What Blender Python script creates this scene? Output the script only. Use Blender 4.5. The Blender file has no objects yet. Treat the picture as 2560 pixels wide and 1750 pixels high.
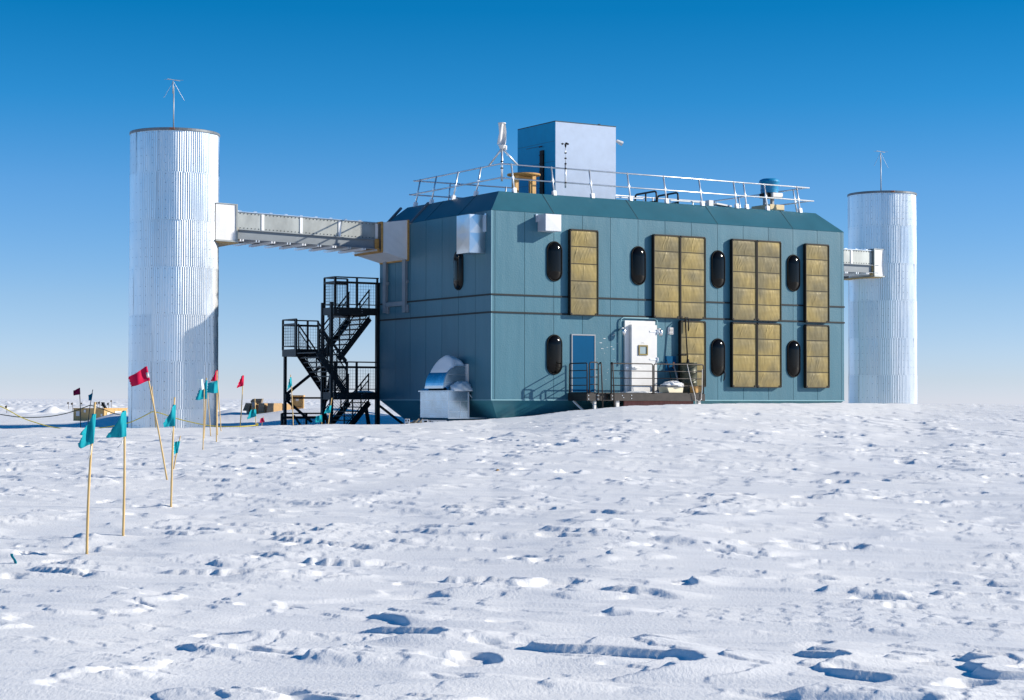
import bpy, math, random
import numpy as np
from mathutils import Vector, Matrix

SC = bpy.context.scene
COL = SC.collection
rnd = random.Random(7)

# ---------------------------------------------------------------- camera
FPX, CAMH = 4740.0, 1.7
PITCH, ROLL = math.atan((1004.8 - 875) / FPX), 0.0014
fw = Vector((0, math.cos(PITCH), math.sin(PITCH)))
r0 = Vector((1, 0, 0)); u0 = Vector((0, -math.sin(PITCH), math.cos(PITCH)))
RT = r0 * math.cos(ROLL) + u0 * math.sin(ROLL)
UP = u0 * math.cos(ROLL) - r0 * math.sin(ROLL)
CAM = Vector((0, 0, CAMH))
cd = bpy.data.cameras.new('camera'); cam = bpy.data.objects.new('camera', cd); COL.objects.link(cam)
cd.sensor_width = 36.0; cd.lens = FPX / 2560 * 36.0; cd.clip_start = 0.1; cd.clip_end = 30000
m = Matrix((RT, UP, -fw)).transposed().to_4x4(); m.translation = CAM
cam.matrix_world = m
SC.camera = cam

# ---------------------------------------------------------------- light
SUNV = Vector((1.92, 0.0145, 0.80)).normalized()
EL = math.asin(SUNV.z)
W = bpy.data.worlds.new('World'); SC.world = W; W.use_nodes = True
wn, wl = W.node_tree.nodes, W.node_tree.links
wn.clear()
sky = wn.new('ShaderNodeTexSky'); sky.sky_type = 'NISHITA'; sky.sun_disc = False
sky.sun_elevation = EL; sky.sun_rotation = math.atan2(SUNV.x, SUNV.y)
sky.altitude = 2800; sky.air_density = 1.0; sky.dust_density = 0.4; sky.ozone_density = 3.0
hs = wn.new('ShaderNodeHueSaturation'); hs.inputs['Saturation'].default_value = 1.2
bg = wn.new('ShaderNodeBackground'); bg.inputs['Strength'].default_value = 0.12
wo = wn.new('ShaderNodeOutputWorld')
wl.new(sky.outputs[0], hs.inputs['Color'])
# clear polar air: deeper blue aloft, pale band at the horizon (balance per elevation)
wtc = wn.new('ShaderNodeTexCoord'); wsp = wn.new('ShaderNodeSeparateXYZ'); wl.new(wtc.outputs['Generated'], wsp.inputs[0])
wr = wn.new('ShaderNodeValToRGB'); wl.new(wsp.outputs[2], wr.inputs['Fac'])
SKYBAL = [(0.0, (.92, .92, 1.34)), (.0116, (.885, .884, 1.19)), (.0536, (.865, .904, 1.091)), (.1117, (.636, .921, 1.118)), (.157, (.223, .872, 1.078)), (.2035, (.035, .79, .976)), (1.0, (.035, .75, .95))]
for i, (p_, c_) in enumerate(SKYBAL):
    e_ = wr.color_ramp.elements[i] if i < 2 else wr.color_ramp.elements.new(p_)
    e_.position = p_; e_.color = (c_[0]*.86, c_[1]*.84, c_[2]*.83, 1)
wm = wn.new('ShaderNodeVectorMath'); wm.operation = 'MULTIPLY'; wl.new(hs.outputs[0], wm.inputs[0]); wl.new(wr.outputs[0], wm.inputs[1])
wl.new(wm.outputs[0], bg.inputs['Color']); wl.new(bg.outputs[0], wo.inputs['Surface'])
sd = bpy.data.lights.new('sun', 'SUN'); sd.energy = 5.0; sd.angle = math.radians(0.5); sd.color = (1.0, 0.925, 0.80)
so = bpy.data.objects.new('sun', sd); COL.objects.link(so)
so.rotation_mode = 'QUATERNION'; so.rotation_quaternion = SUNV.to_track_quat('Z', 'Y'); so.location = (60, -10, 60)
SC.view_settings.view_transform = 'Standard'; SC.view_settings.look = 'None'
SC.view_settings.exposure = 0.30; SC.view_settings.gamma = 1.0
SC.render.engine = 'CYCLES'
SC.cycles.use_denoising = True
SC.cycles.max_bounces = 6

# ---------------------------------------------------------------- frames
AZ = math.radians(58.2)
D1 = Vector((math.sin(AZ), math.cos(AZ), 0)); D2 = Vector((-D1.y, D1.x, 0))
ZC = 57.0
C0 = Vector(((1228.5 - 1280) / FPX * ZC, ZC, 0))
PHI = math.atan2(D1.y, D1.x)
def ray(x, y): return fw + RT * ((x - 1280) / FPX) + UP * ((875 - y) / FPX)
def onv(x, y, v):
    d = ray(x, y); q = CAM - C0; t = (v - q.dot(D2)) / d.dot(D2); P = q + d * t
    return P.dot(D1), P.z
def onu(x, y, u):
    d = ray(x, y); q = CAM - C0; t = (u - q.dot(D1)) / d.dot(D1); P = q + d * t
    return P.dot(D2), P.z
def V(x, y, v): a, z = onv(x, y, v); return Vector((a, v, z))
def Uu(x, y, u): a, z = onu(x, y, u); return Vector((u, a, z))
def at(x, y, D):
    d = ray(x, y); return CAM + d * (D / d.y)
def b2w(p): return C0 + D1 * p[0] + D2 * p[1] + Vector((0, 0, p[2]))

# ---------------------------------------------------------------- mesh helper
class MB:
    def __init__(s): s.v = []; s.f = []; s.m = []; s.mi = 0; s.parts = []
    def add(s, vs, fs):
        o = len(s.v); s.parts.append((o, len(s.f))); s.v += [tuple(v) for v in vs]
        for f in fs: s.f.append(tuple(i + o for i in f)); s.m.append(s.mi)
        return s
    def box(s, x0, x1, y0, y1, z0, z1):
        return s.add([(x0,y0,z0),(x1,y0,z0),(x1,y1,z0),(x0,y1,z0),(x0,y0,z1),(x1,y0,z1),(x1,y1,z1),(x0,y1,z1)],
                     [(0,3,2,1),(4,5,6,7),(0,1,5,4),(1,2,6,5),(2,3,7,6),(3,0,4,7)])
    def bar(s, p, q, w, h, up=(0,0,1)):
        p, q = Vector(p), Vector(q); d = (q - p).normalized(); up = Vector(up)
        if abs(d.dot(up)) > .98: up = Vector((1, 0, 0))
        sd_ = d.cross(up).normalized(); uu = sd_.cross(d)
        a, b = sd_ * w / 2, uu * h / 2
        return s.add([p-a-b, p+a-b, p+a+b, p-a+b, q-a-b, q+a-b, q+a+b, q-a+b],
                     [(0,3,2,1),(4,5,6,7),(0,1,5,4),(1,2,6,5),(2,3,7,6),(3,0,4,7)])
    def tube(s, pts, r, n=8, cap=True):
        pts = [Vector(p) for p in pts]; rs = r if isinstance(r, (list, tuple)) else [r] * len(pts)
        vs, fs = [], []; ref = None
        for i, p in enumerate(pts):
            d = (pts[min(i+1, len(pts)-1)] - pts[max(i-1, 0)]).normalized()
            if ref is None: ref = Vector((0,0,1)) if abs(d.z) < .9 else Vector((1,0,0))
            a = d.cross(ref).normalized(); b = a.cross(d)
            ref = b
            for k in range(n):
                t = 2*math.pi*k/n; vs.append(p + (a*math.cos(t) + b*math.sin(t)) * rs[i])
        for i in range(len(pts)-1):
            for k in range(n):
                fs.append((i*n+k, i*n+(k+1)%n, (i+1)*n+(k+1)%n, (i+1)*n+k))
        if cap: fs.append(tuple(range(n))[::-1]); fs.append(tuple(range((len(pts)-1)*n, len(pts)*n)))
        return s.add(vs, fs)
    def prism(s, poly, ext):
        ext = Vector(ext); n = len(poly); vs = [Vector(p) for p in poly]; vs += [p + ext for p in vs]
        fs = [tuple(range(n))[::-1], tuple(range(n, 2*n))] + [(i, (i+1)%n, n+(i+1)%n, n+i) for i in range(n)]
        return s.add(vs, fs)
    def lathe(s, c, prof, n=24):
        vs, fs = [], []; c = Vector(c)
        for r, z in prof:
            for k in range(n):
                t = 2*math.pi*k/n; vs.append(c + Vector((r*math.cos(t), r*math.sin(t), z)))
        for i in range(len(prof)-1):
            for k in range(n): fs.append((i*n+k, i*n+(k+1)%n, (i+1)*n+(k+1)%n, (i+1)*n+k))
        fs.append(tuple(range(n))[::-1]); fs.append(tuple(range((len(prof)-1)*n, len(prof)*n)))
        return s.add(vs, fs)
    def grid(s, fn, nu, nv):
        vs = [fn(i/nu, j/nv) for j in range(nv+1) for i in range(nu+1)]
        fs = [(j*(nu+1)+i, j*(nu+1)+i+1, (j+1)*(nu+1)+i+1, (j+1)*(nu+1)+i) for j in range(nv) for i in range(nu)]
        return s.add(vs, fs)
    def build(s, name, mats, parent=None, smooth=False, base=None, bevel=0):
        if base is None: base = BASE[parent.name]
        me = bpy.data.meshes.new(name)
        me.from_pydata([(v[0]-base[0], v[1]-base[1], v[2]-base[2]) for v in s.v], [], s.f)
        for mt in (mats if isinstance(mats, (list, tuple)) else [mats]): me.materials.append(mt)
        me.polygons.foreach_set('material_index', s.m)
        if smooth: me.polygons.foreach_set('use_smooth', [True]*len(s.f))
        me.update()
        o = bpy.data.objects.new(name, me); COL.objects.link(o)
        if parent: o.parent = parent
        BASE[o.name] = base
        if bevel:
            b = o.modifiers.new('bevel', 'BEVEL'); b.width = bevel; b.segments = 2; b.limit_method = 'ANGLE'
        return o
def each(mb, name, mt, parent, smooth=False, bevel=0):
    """one object per shape added to mb"""
    ends = mb.parts[1:] + [(len(mb.v), len(mb.f))]
    for (v0, f0), (v1, f1) in zip(mb.parts, ends):
        q = MB(); q.add(mb.v[v0:v1], [tuple(i-v0 for i in f) for f in mb.f[f0:f1]]); q.m = mb.m[f0:f1]
        q.build(name, mt, parent, smooth, None, bevel)
BASE = {}
def place(o, base, fr):
    if fr == 'B': o.location = b2w(base); o.rotation_euler = (0, 0, PHI)
    else: o.location = base
def tag(o, label, cat, group=None, kind=None):
    if label: o['label'] = label
    if cat: o['category'] = cat
    if group: o['group'] = group
    if kind: o['kind'] = kind
def thing(name, label, cat, base, fr='B', group=None):
    o = bpy.data.objects.new(name, None); COL.objects.link(o); o.empty_display_size = .2
    BASE[o.name] = tuple(base); place(o, base, fr); tag(o, label, cat, group); return o
def single(mb, name, mat, label, cat, base, fr='B', group=None, smooth=False, bevel=0):
    o = mb.build(name, mat, None, smooth, tuple(base), bevel); place(o, base, fr); tag(o, label, cat, group); return o

# ---------------------------------------------------------------- materials
def mat(name, col, rough=.5, metal=0., var=0., vscale=3., bump=0., bscale=40., spec=.5, stretch=(1,1,1), col2=None, rvar=0.):
    M = bpy.data.materials.new(name); M.use_nodes = True
    n, l = M.node_tree.nodes, M.node_tree.links; b = n['Principled BSDF']
    b.inputs['Base Color'].default_value = (*col, 1); b.inputs['Roughness'].default_value = rough
    b.inputs['Metallic'].default_value = metal; b.inputs['Specular IOR Level'].default_value = spec
    tc = n.new('ShaderNodeTexCoord'); mp = n.new('ShaderNodeMapping'); mp.inputs['Scale'].default_value = stretch
    l.new(tc.outputs['Object'], mp.inputs['Vector'])
    if var or col2:
        t = n.new('ShaderNodeTexNoise'); t.inputs['Scale'].default_value = vscale; t.inputs['Detail'].default_value = 6; t.inputs['Roughness'].default_value = .6
        l.new(mp.outputs[0], t.inputs['Vector'])
        r = n.new('ShaderNodeValToRGB'); r.color_ramp.elements[0].position = .33; r.color_ramp.elements[1].position = .67
        ca = [max(0, c*(1-var)) for c in col]; cb = col2 or [min(1, c*(1+var)) for c in col]
        r.color_ramp.elements[0].color = (*ca, 1); r.color_ramp.elements[1].color = (*cb, 1)
        l.new(t.outputs['Fac'], r.inputs['Fac']); l.new(r.outputs[0], b.inputs['Base Color'])
        if rvar:
            mr = n.new('ShaderNodeMapRange'); mr.inputs['To Min'].default_value = rough-rvar; mr.inputs['To Max'].default_value = rough+rvar
            l.new(t.outputs['Fac'], mr.inputs['Value']); l.new(mr.outputs[0], b.inputs['Roughness'])
    if bump:
        t2 = n.new('ShaderNodeTexNoise'); t2.inputs['Scale'].default_value = bscale; t2.inputs['Detail'].default_value = 4
        l.new(mp.outputs[0], t2.inputs['Vector'])
        bp = n.new('ShaderNodeBump'); bp.inputs['Strength'].default_value = bump; bp.inputs['Distance'].default_value = .02
        l.new(t2.outputs['Fac'], bp.inputs['Height']); l.new(bp.outputs[0], b.inputs['Normal'])
    return M

def mat_panel(name, col):
    """painted wall cladding: slight shade step from sheet to sheet, faint vertical streaks, fine embossing"""
    M = mat(name, col, .42, 0, spec=.45)
    n, l = M.node_tree.nodes, M.node_tree.links; b = n['Principled BSDF']
    tc = n.new('ShaderNodeTexCoord'); sp = n.new('ShaderNodeSeparateXYZ'); l.new(tc.outputs['Object'], sp.inputs[0])
    def mth(op, a, c=None, v=None):
        q = n.new('ShaderNodeMath'); q.operation = op; l.new(a, q.inputs[0])
        if c is not None: l.new(c, q.inputs[1])
        if v is not None: q.inputs[1].default_value = v
        return q.outputs[0]
    fx = mth('FLOOR', mth('MULTIPLY', mth('ADD', sp.outputs[0], v=-.12), v=1/1.0585))
    fy = mth('FLOOR', mth('MULTIPLY', mth('ADD', sp.outputs[1], v=-.95), v=1/1.03))
    cx = n.new('ShaderNodeCombineXYZ'); l.new(fx, cx.inputs[0]); l.new(fy, cx.inputs[1])
    wnz = n.new('ShaderNodeTexWhiteNoise'); wnz.noise_dimensions = '2D'; l.new(cx.outputs[0], wnz.inputs['Vector'])
    mp = n.new('ShaderNodeMapping'); mp.inputs['Scale'].default_value = (2.2, 2.2, .30); l.new(tc.outputs['Object'], mp.inputs[0])
    ns = n.new('ShaderNodeTexNoise'); ns.inputs['Scale'].default_value = 1.2; ns.inputs['Detail'].default_value = 5; l.new(mp.outputs[0], ns.inputs['Vector'])
    s1 = mth('MULTIPLY', wnz.outputs[0], v=.12); s2 = mth('MULTIPLY', ns.outputs[0], v=.22)
    fac = mth('ADD', mth('ADD', s1, c=s2), v=.83)
    mx = n.new('ShaderNodeVectorMath'); mx.operation = 'SCALE'; mx.inputs[0].default_value = col; l.new(fac, mx.inputs['Scale'])
    l.new(mx.outputs[0], b.inputs['Base Color'])
    t2 = n.new('ShaderNodeTexVoronoi'); t2.inputs['Scale'].default_value = 26; l.new(tc.outputs['Object'], t2.inputs['Vector'])
    bp = n.new('ShaderNodeBump'); bp.inputs['Strength'].default_value = .22; bp.inputs['Distance'].default_value = .01
    l.new(t2.outputs['Distance'], bp.inputs['Height'])
    mq = n.new('ShaderNodeMapping'); mq.inputs['Scale'].default_value = (1.6, 1.6, .5); l.new(tc.outputs['Object'], mq.inputs[0])
    nb = n.new('ShaderNodeTexNoise'); nb.inputs['Scale'].default_value = 1.1; nb.inputs['Detail'].default_value = 2; l.new(mq.outputs[0], nb.inputs['Vector'])
    b2_ = n.new('ShaderNodeBump'); b2_.inputs['Strength'].default_value = .35; b2_.inputs['Distance'].default_value = .04
    l.new(nb.outputs['Fac'], b2_.inputs['Height']); l.new(bp.outputs[0], b2_.inputs['Normal']); l.new(b2_.outputs[0], b.inputs['Normal'])
    return M

def mat_snow():
    M = bpy.data.materials.new('snow'); M.use_nodes = True
    n, l = M.node_tree.nodes, M.node_tree.links; b = n['Principled BSDF']
    b.inputs['Roughness'].default_value = .6; b.inputs['Specular IOR Level'].default_value = .25
    tc = n.new('ShaderNodeTexCoord')
    mp = n.new('ShaderNodeMapping'); mp.inputs['Scale'].default_value = (1, .45, 1); mp.inputs['Rotation'].default_value = (0, 0, .45); l.new(tc.outputs['Object'], mp.inputs[0])
    t = n.new('ShaderNodeTexNoise'); t.inputs['Scale'].default_value = .8; t.inputs['Detail'].default_value = 8; l.new(mp.outputs[0], t.inputs['Vector'])
    r = n.new('ShaderNodeValToRGB'); r.color_ramp.elements[0].position = .35; r.color_ramp.elements[1].position = .65
    r.color_ramp.elements[0].color = (.90, .905, .915, 1); r.color_ramp.elements[1].color = (.955, .95, .94, 1)
    l.new(t.outputs['Fac'], r.inputs['Fac']); l.new(r.outputs[0], b.inputs['Base Color'])
    t2 = n.new('ShaderNodeTexNoise'); t2.inputs['Scale'].default_value = 38; t2.inputs['Detail'].default_value = 6; t2.inputs['Roughness'].default_value = .6; l.new(mp.outputs[0], t2.inputs['Vector'])
    bp = n.new('ShaderNodeBump'); bp.inputs['Strength'].default_value = .32; bp.inputs['Distance'].default_value = .018
    l.new(t2.outputs['Fac'], bp.inputs['Height']); l.new(bp.outputs[0], b.inputs['Normal'])
    return M

def mat_film():
    M = mat('gold_film', (.40, .33, .14), .34, .2, spec=.4)
    n, l = M.node_tree.nodes, M.node_tree.links; b = n['Principled BSDF']
    tc = n.new('ShaderNodeTexCoord'); oi = n.new('ShaderNodeObjectInfo')
    ad = n.new('ShaderNodeVectorMath'); ad.operation = 'ADD'; l.new(tc.outputs['Object'], ad.inputs[0]); rs_ = n.new('ShaderNodeMath'); rs_.operation = 'MULTIPLY'; rs_.inputs[1].default_value = 37.; l.new(oi.outputs['Random'], rs_.inputs[0]); l.new(rs_.outputs[0], ad.inputs[1])
    mp = n.new('ShaderNodeMapping'); mp.inputs['Scale'].default_value = (3, 1, .9); l.new(ad.outputs[0], mp.inputs[0])
    t = n.new('ShaderNodeTexNoise'); t.inputs['Scale'].default_value = 2.2; t.inputs['Detail'].default_value = 6; l.new(mp.outputs[0], t.inputs['Vector'])
    t3 = n.new('ShaderNodeTexNoise'); t3.inputs['Scale'].default_value = 1.0; t3.inputs['Detail'].default_value = 2; l.new(ad.outputs[0], t3.inputs['Vector'])
    mm = n.new('ShaderNodeMath'); mm.operation = 'ADD'; l.new(t.outputs['Fac'], mm.inputs[0]); l.new(t3.outputs['Fac'], mm.inputs[1])
    r = n.new('ShaderNodeValToRGB'); e = r.color_ramp.elements; e[0].position = .36; e[0].color = (.185, .150, .075, 1); e[1].position = .62; e[1].color = (.30, .222, .078, 1)
    x = e.new(.5); x.color = (.245, .188, .078, 1)
    l.new(t3.outputs['Fac'], r.inputs['Fac'])
    mr = n.new('ShaderNodeMapRange'); mr.inputs['From Min'].default_value = .3; mr.inputs['From Max'].default_value = .7; mr.inputs['To Min'].default_value = .80; mr.inputs['To Max'].default_value = 1.15
    l.new(t.outputs['Fac'], mr.inputs['Value'])
    vs = n.new('ShaderNodeVectorMath'); vs.operation = 'SCALE'; l.new(r.outputs[0], vs.inputs[0]); l.new(mr.outputs[0], vs.inputs['Scale'])
    l.new(vs.outputs[0], b.inputs['Base Color'])
    return M

def mat_wood(name, c1, c2, sc=(1, 1, 8)):
    return mat(name, c1, .65, 0, var=.05, vscale=2.5, col2=c2, stretch=sc, bump=.15, bscale=20, spec=.3)

SNOW = mat_snow()
WALL = mat_panel('teal_cladding', (.043, .148, .205))
ROOFM = mat('teal_roof_sheet', (.029, .122, .165), .38, 0, var=.08, vscale=1.2)
SKIRTM = mat('teal_skirt_sheet', (.04, .18, .225), .4, 0, var=.08, vscale=1.2)
GROOVE = mat('dark_seam_gap', (.02, .05, .06), .7)  # dark colour of the joints between sheets
TRIM = mat('dark_band', (.010, .016, .019), .5, var=.2, spec=.25)
EDGE = mat('pale_edge_trim', (.20, .38, .44), .4)
RUBBER = mat('black_rubber', (.006, .006, .006), .6, spec=.25)
GLASS = mat('smoked_glass', (.004, .0035, .003), .10, 0, spec=.22)
FILM = mat_film()
BRONZE = mat('bronze_frame', (.018, .015, .011), .5, .2, spec=.3)
BLUE = mat('blue_paint', (.0, .078, .19), .75, var=.05, spec=.1)
GREYF = mat('grey_frame', (.28, .30, .33), .5)
WHITE = mat('white_paint', (.70, .69, .68), .45, var=.04, vscale=4)
FABRIC = mat('white_fabric', (.78, .77, .76), .75, var=.03, vscale=2, bump=.3, bscale=5)
GALV = mat('galvanised_sheet', (.36, .38, .37), .45, .35, var=.18, vscale=2.5, stretch=(1, 1, .5))
GIRD = mat('grey_girder', (.21, .24, .27), .5, .1, var=.08)
ALU = mat('aluminium', (.70, .71, .73), .30, 1., var=.07, vscale=2.0, rvar=.05)
HOODW = mat('pale_hood_sheet', (.62, .62, .66), .4, .3, var=.04)
DUCTM = mat('duct_sheet', (.50, .56, .62), .24, 1., var=.15, vscale=2.2, rvar=.07)
TOWERM = mat('corrugated_sheet', (.74, .75, .765), .30, 1., var=.03, vscale=1.6, rvar=.06, stretch=(1, 1, .40), bump=.5, bscale=1.8)
TOWERL = mat('corrugated_sheet_dull', (.68, .70, .72), .33, 1., var=.05, vscale=1.6, rvar=.06, stretch=(1, 1, .40), bump=.5, bscale=1.8)
SCREW = mat('screw_head', (.12, .13, .15), .5, .6)
LIP = mat('grey_lip', (.16, .18, .20), .5, .3, var=.2)
STEEL = mat('rail_tube', (.72, .74, .76), .35, .7, var=.1)
ANTM = mat('dull_alloy', (.42, .44, .46), .5, .5)
RAILW = mat('rail_socket', (.85, .86, .88), .5)
BLACK = mat('black_steel', (.010, .012, .014), .45, .2, var=.25, vscale=5)
BROWNK = mat('brown_black_steel', (.030, .024, .022), .5, .2, var=.3, vscale=5)
TIMBER = mat_wood('timber', (.42, .22, .06), (.52, .30, .10))
PINE = mat_wood('pine_boards', (.58, .32, .11), (.68, .42, .17), (6, 1, 1))
PLY = mat_wood('plywood', (.46, .31, .13), (.56, .40, .19), (6, 1, 1))
CARD = mat('cardboard', (.42, .27, .13), .8, var=.08, vscale=5)
CARDG = mat('weathered_cardboard', (.24, .20, .15), .8, var=.12, vscale=5)
BAMBOO = mat('bamboo', (.62, .42, .17), .5, var=.15, vscale=9, stretch=(1, 1, .3))
BAMBOOD = mat('dark_bamboo', (.16, .12, .08), .6, var=.15, vscale=9)
TEAL = mat('teal_cloth', (.004, .30, .37), .75, var=.12, vscale=8, spec=.2)
RED = mat('red_cloth', (.55, .004, .055), .7, var=.10, vscale=8, spec=.2)
DRED = mat('dark_red_cloth', (.34, .008, .06), .75, var=.15, vscale=8, spec=.2)
CLEAR = mat('bleached_cloth', (.62, .72, .74), .6, var=.1, vscale=14)
TAPE = mat('silver_tape', (.6, .6, .58), .35, .4)
YROPE = mat('yellow_rope', (.62, .50, .06), .7, var=.2, vscale=30)
DROPE = mat('olive_rope', (.16, .14, .07), .8)
WROPE = mat('white_rope', (.75, .73, .70), .8)
BARREL = mat('green_barrel', (.045, .05, .03), .45, .2, var=.3, vscale=4)
RUST = mat('rust_brown', (.20, .09, .06), .8, var=.25, vscale=6)
PINKPLY = mat('reddish_boards', (.23, .095, .085), .75, var=.18, vscale=2.5, stretch=(5, 1, 1))
BEIGE = mat('beige_paint', (.66, .52, .30), .6, var=.06)
CREAM = mat('cream_box', (.74, .66, .48), .6, var=.06)
BRASS = mat('brass_frame', (.22, .17, .06), .4, .5)
PANE = mat('pale_pane', (.32, .40, .42), .12, 0, spec=.6)
CYBLUE = mat('blue_enamel', (.003, .24, .48), .45, .0, var=.08, vscale=6)
PENTL = mat('sky_reflection_blue', (.002, .29, .52), .6, var=.04, spec=.2)  # sky reflection on the shaded metal side, painted as a blue base colour
PENTF = mat('pale_metal_cladding', (.33, .41, .55), .5, .1, var=.05, vscale=3, bump=.06, bscale=3)
SNOWB = SNOW

# ---------------------------------------------------------------- terrain
_rg = np.random.RandomState(5)
_perm = _rg.permutation(512).astype(np.int64)
_ga = _rg.rand(512) * 2 * np.pi
_gx, _gy = np.cos(_ga), np.sin(_ga)
def perlin(x, y, seed=0):
    xi = np.floor(x).astype(np.int64); yi = np.floor(y).astype(np.int64)
    xf, yf = x - xi, y - yi
    u = xf*xf*xf*(xf*(xf*6-15)+10); w = yf*yf*yf*(yf*(yf*6-15)+10)
    def g(ix, iy, fx, fy):
        h = _perm[(_perm[(ix + seed*37) & 511] + iy) & 511]
        return _gx[h]*fx + _gy[h]*fy
    a = g(xi, yi, xf, yf); b = g(xi+1, yi, xf-1, yf); c = g(xi, yi+1, xf, yf-1); d = g(xi+1, yi+1, xf-1, yf-1)
    return 1.5 * ((a*(1-u)+b*u)*(1-w) + (c*(1-u)+d*u)*w)
def sst(a, b, x):
    t = np.clip((x-a)/(b-a), 0, 1); return t*t*(3-2*t)
CR_X = [-600, 0, 600, 700, 1000, 1100, 1230, 1328, 1426, 1557, 1700, 1900, 2110, 2300, 2560, 3100]
CR_Y = [1075, 1075, 1071, 1066, 1060, 1056, 1050, 1042, 1031, 1018, 1013, 1009, 1008, 1010, 1012, 1014]
CR_D = [50, 50, 50, 50, 51, 51.5, 53, 53, 53, 53.5, 54, 56, 58, 60, 60, 60]
BUMPS = [(128, 112, .45, 1.5, .26), (139, 113, .9, 1.8, .16), (46, 130, .5, 1.5, .24), (95, 190, 1.5, 3.0, .22), (540, 120, 1.2, 2.5, .20), (690, 118, .8, 2.0, .22), (860, 125, 1.2, 2.5, .22), (312, 68, 1.0, 2.5, .40), (590, 78, 1.2, 3.0, .42), (500, 80, 3.5, 2.5, .12), (800, 74, 3.2, 3.0, .55), (900, 70, 2.0, 2.5, .25), (40, 70, 4, 3, .10)]
def height(x, y, detail=True):
    x = np.asarray(x, float); y = np.asarray(y, float)
    D = np.maximum(y, 1.0)
    pxx = np.clip(1280 + FPX * x / D, -600, 3100)
    yc = np.interp(pxx, CR_X, CR_Y); Dc = np.interp(pxx, CR_X, CR_D)
    yh = 1003.0 + .0014 * pxx
    zc = CAMH - (yc - yh) / FPX * Dc
    t = np.clip((D - 14) / (Dc - 14), 0, 1)
    z = zc * (t ** 1.35) * (1 - .22 * np.sin(np.pi * t) * sst(1100, 1700, pxx))
    k = sst(1050, 1650, pxx)
    zf = (.72 + .0024 * np.minimum(D, 75) + .00137 * np.maximum(D-75, 0) ) * (1-k) + (CAMH - .10 - .0016 * D) * k
    b = sst(0, 9, D - Dc)
    z = z * (1-b) + zf * b
    for bx, bd, rx, ry, h in BUMPS:
        cx = (bx - 1280) / FPX * bd
        z = z + h * np.exp(-((x-cx)/rx)**2 - ((y-bd)/ry)**2)
    if not detail: return z
    near = 1 - sst(60, 140, np.hypot(x, y))
    crest = 1 - .55 * np.exp(-((D-Dc)/4)**2)
    # broad undulation
    h = .060 * perlin(x/6.5 + .3, y/7.5, 1) + .022 * perlin(x/2.3, y/3.1, 2)
    # wind blows along x: tongues and ramps drawn out along the wind, each ending in a short steep edge
    ca, sa = math.cos(-.16), math.sin(-.16)
    X, Y = x*ca + y*sa, -x*sa + y*ca
    ed = np.clip(.05 + .0022*D, .05, .30)
    W1 = perlin(X/4.2 + 31, Y/3.4, 5); W2 = perlin(X/1.9 + 7, Y/.80, 6)
    W3 = perlin(X/3.6 + 53, Y/2.8, 7); W4 = perlin(X/1.2 + 17, Y/.45, 8)
    def saw(per, w_big, w_mid, w_small, sd, ky=.66, k1=.55, k2=.15, k3=.035):
        f = X/per + k1*perlin(X/(1.3*per) + sd, Y/(w_big*ky), sd) + k2*perlin(X/(.62*per) + 2*sd, Y/(w_mid*ky), sd+1) + k3*perlin(X/(.3*per), Y/(w_small*ky), sd+2)
        return f - np.floor(f)
    f1 = saw(1.50, .95, .42, .17, 9)
    up1 = sst(0, ed, f1) * (1 - f1) ** 1.2
    m1 = sst(.0, .50, W1 + .6*W2 + .4*W4)
    f2 = saw(1.9, 1.3, .55, .22, 12)
    dn2 = f2 ** 1.3 * (1 - sst(1 - 1.3*ed, 1.0, f2))
    m2 = sst(-.05, .60, -W1 + .6*W3 + .5*W4)
    f3 = saw(.55, .40, .18, .08, 15)
    up3 = sst(0, 1.6*ed, f3) * (1 - f3)
    m3 = sst(-.05, .55, W3 + .6*W2 + .45*W4)
    f4 = saw(.27, .22, .11, .06, 18)
    up4 = sst(0, 2.4*ed, f4) * (1 - f4)
    m4 = sst(.0, .6, -W3 + .6*W4 + .5*W2)
    f5 = saw(2.6, 2.4, .9, .4, 21)
    up5 = sst(0, .6*ed, f5) * (1 - f5) ** 1.5 * sst(18, 34, D) * sst(.0, .5, W2 - .6*W3)
    # scoured hollows with a blunt lee end
    n3 = perlin(X/.66 + 20, Y/.34, 13) + .3*perlin(X/.32, Y/.14, 14)
    p3 = -sst(.34, .62, n3) * .055
    # wind-drawn grooves
    st = .0040*perlin(X/1.1, Y/.085, 16) + .0035*perlin(X/.7 + 9, Y/.16, 17) + .008*perlin(X/2.2, Y/.28, 18)
    n5 = perlin(X/.16, Y/.10, 19)
    rough = sst(.25, .8, W4 + .5*W2)
    h = h + .060*m1*up1*(1 - .3*sst(16, 26, D)) + .028*m2*dn2 + .020*m3*up3 + .012*m4*up4 + .036*up5 + p3*sst(-.1, .4, W2 + .4*W1) + rough*.012*np.abs(n5) + st
    h = h * (1 - .6*(1-k)*b)
    h = h * (.25 + .75*near) * crest
    far = sst(70, 160, np.hypot(x, y))
    fr_ = perlin(x/1.9, y/3.6, 33) + .6*perlin(x/.8, y/2.0, 34)
    h = h + far * (.28*np.abs(fr_)*sst(-.2, .5, perlin(x/14, y/30, 35)) + .30*perlin(x/9, y/26, 20) * sst(0, .5, perlin(x/40, y/120, 22) + .15) + .5*perlin(x/60, y/150, 21) * sst(300, 900, D))
    return z + h * sst(-2, 5, y)
def H(x, y, detail=True): return float(height(np.array([x]), np.array([y]), detail)[0])
def ground_at(px, py):
    d = ray(px, py); t = 6.0
    while t < 400:
        P = CAM + d * t
        if P.z <= H(P.x, P.y): return P
        t += .1 if t < 60 else .5
    return CAM + d * 60
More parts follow.
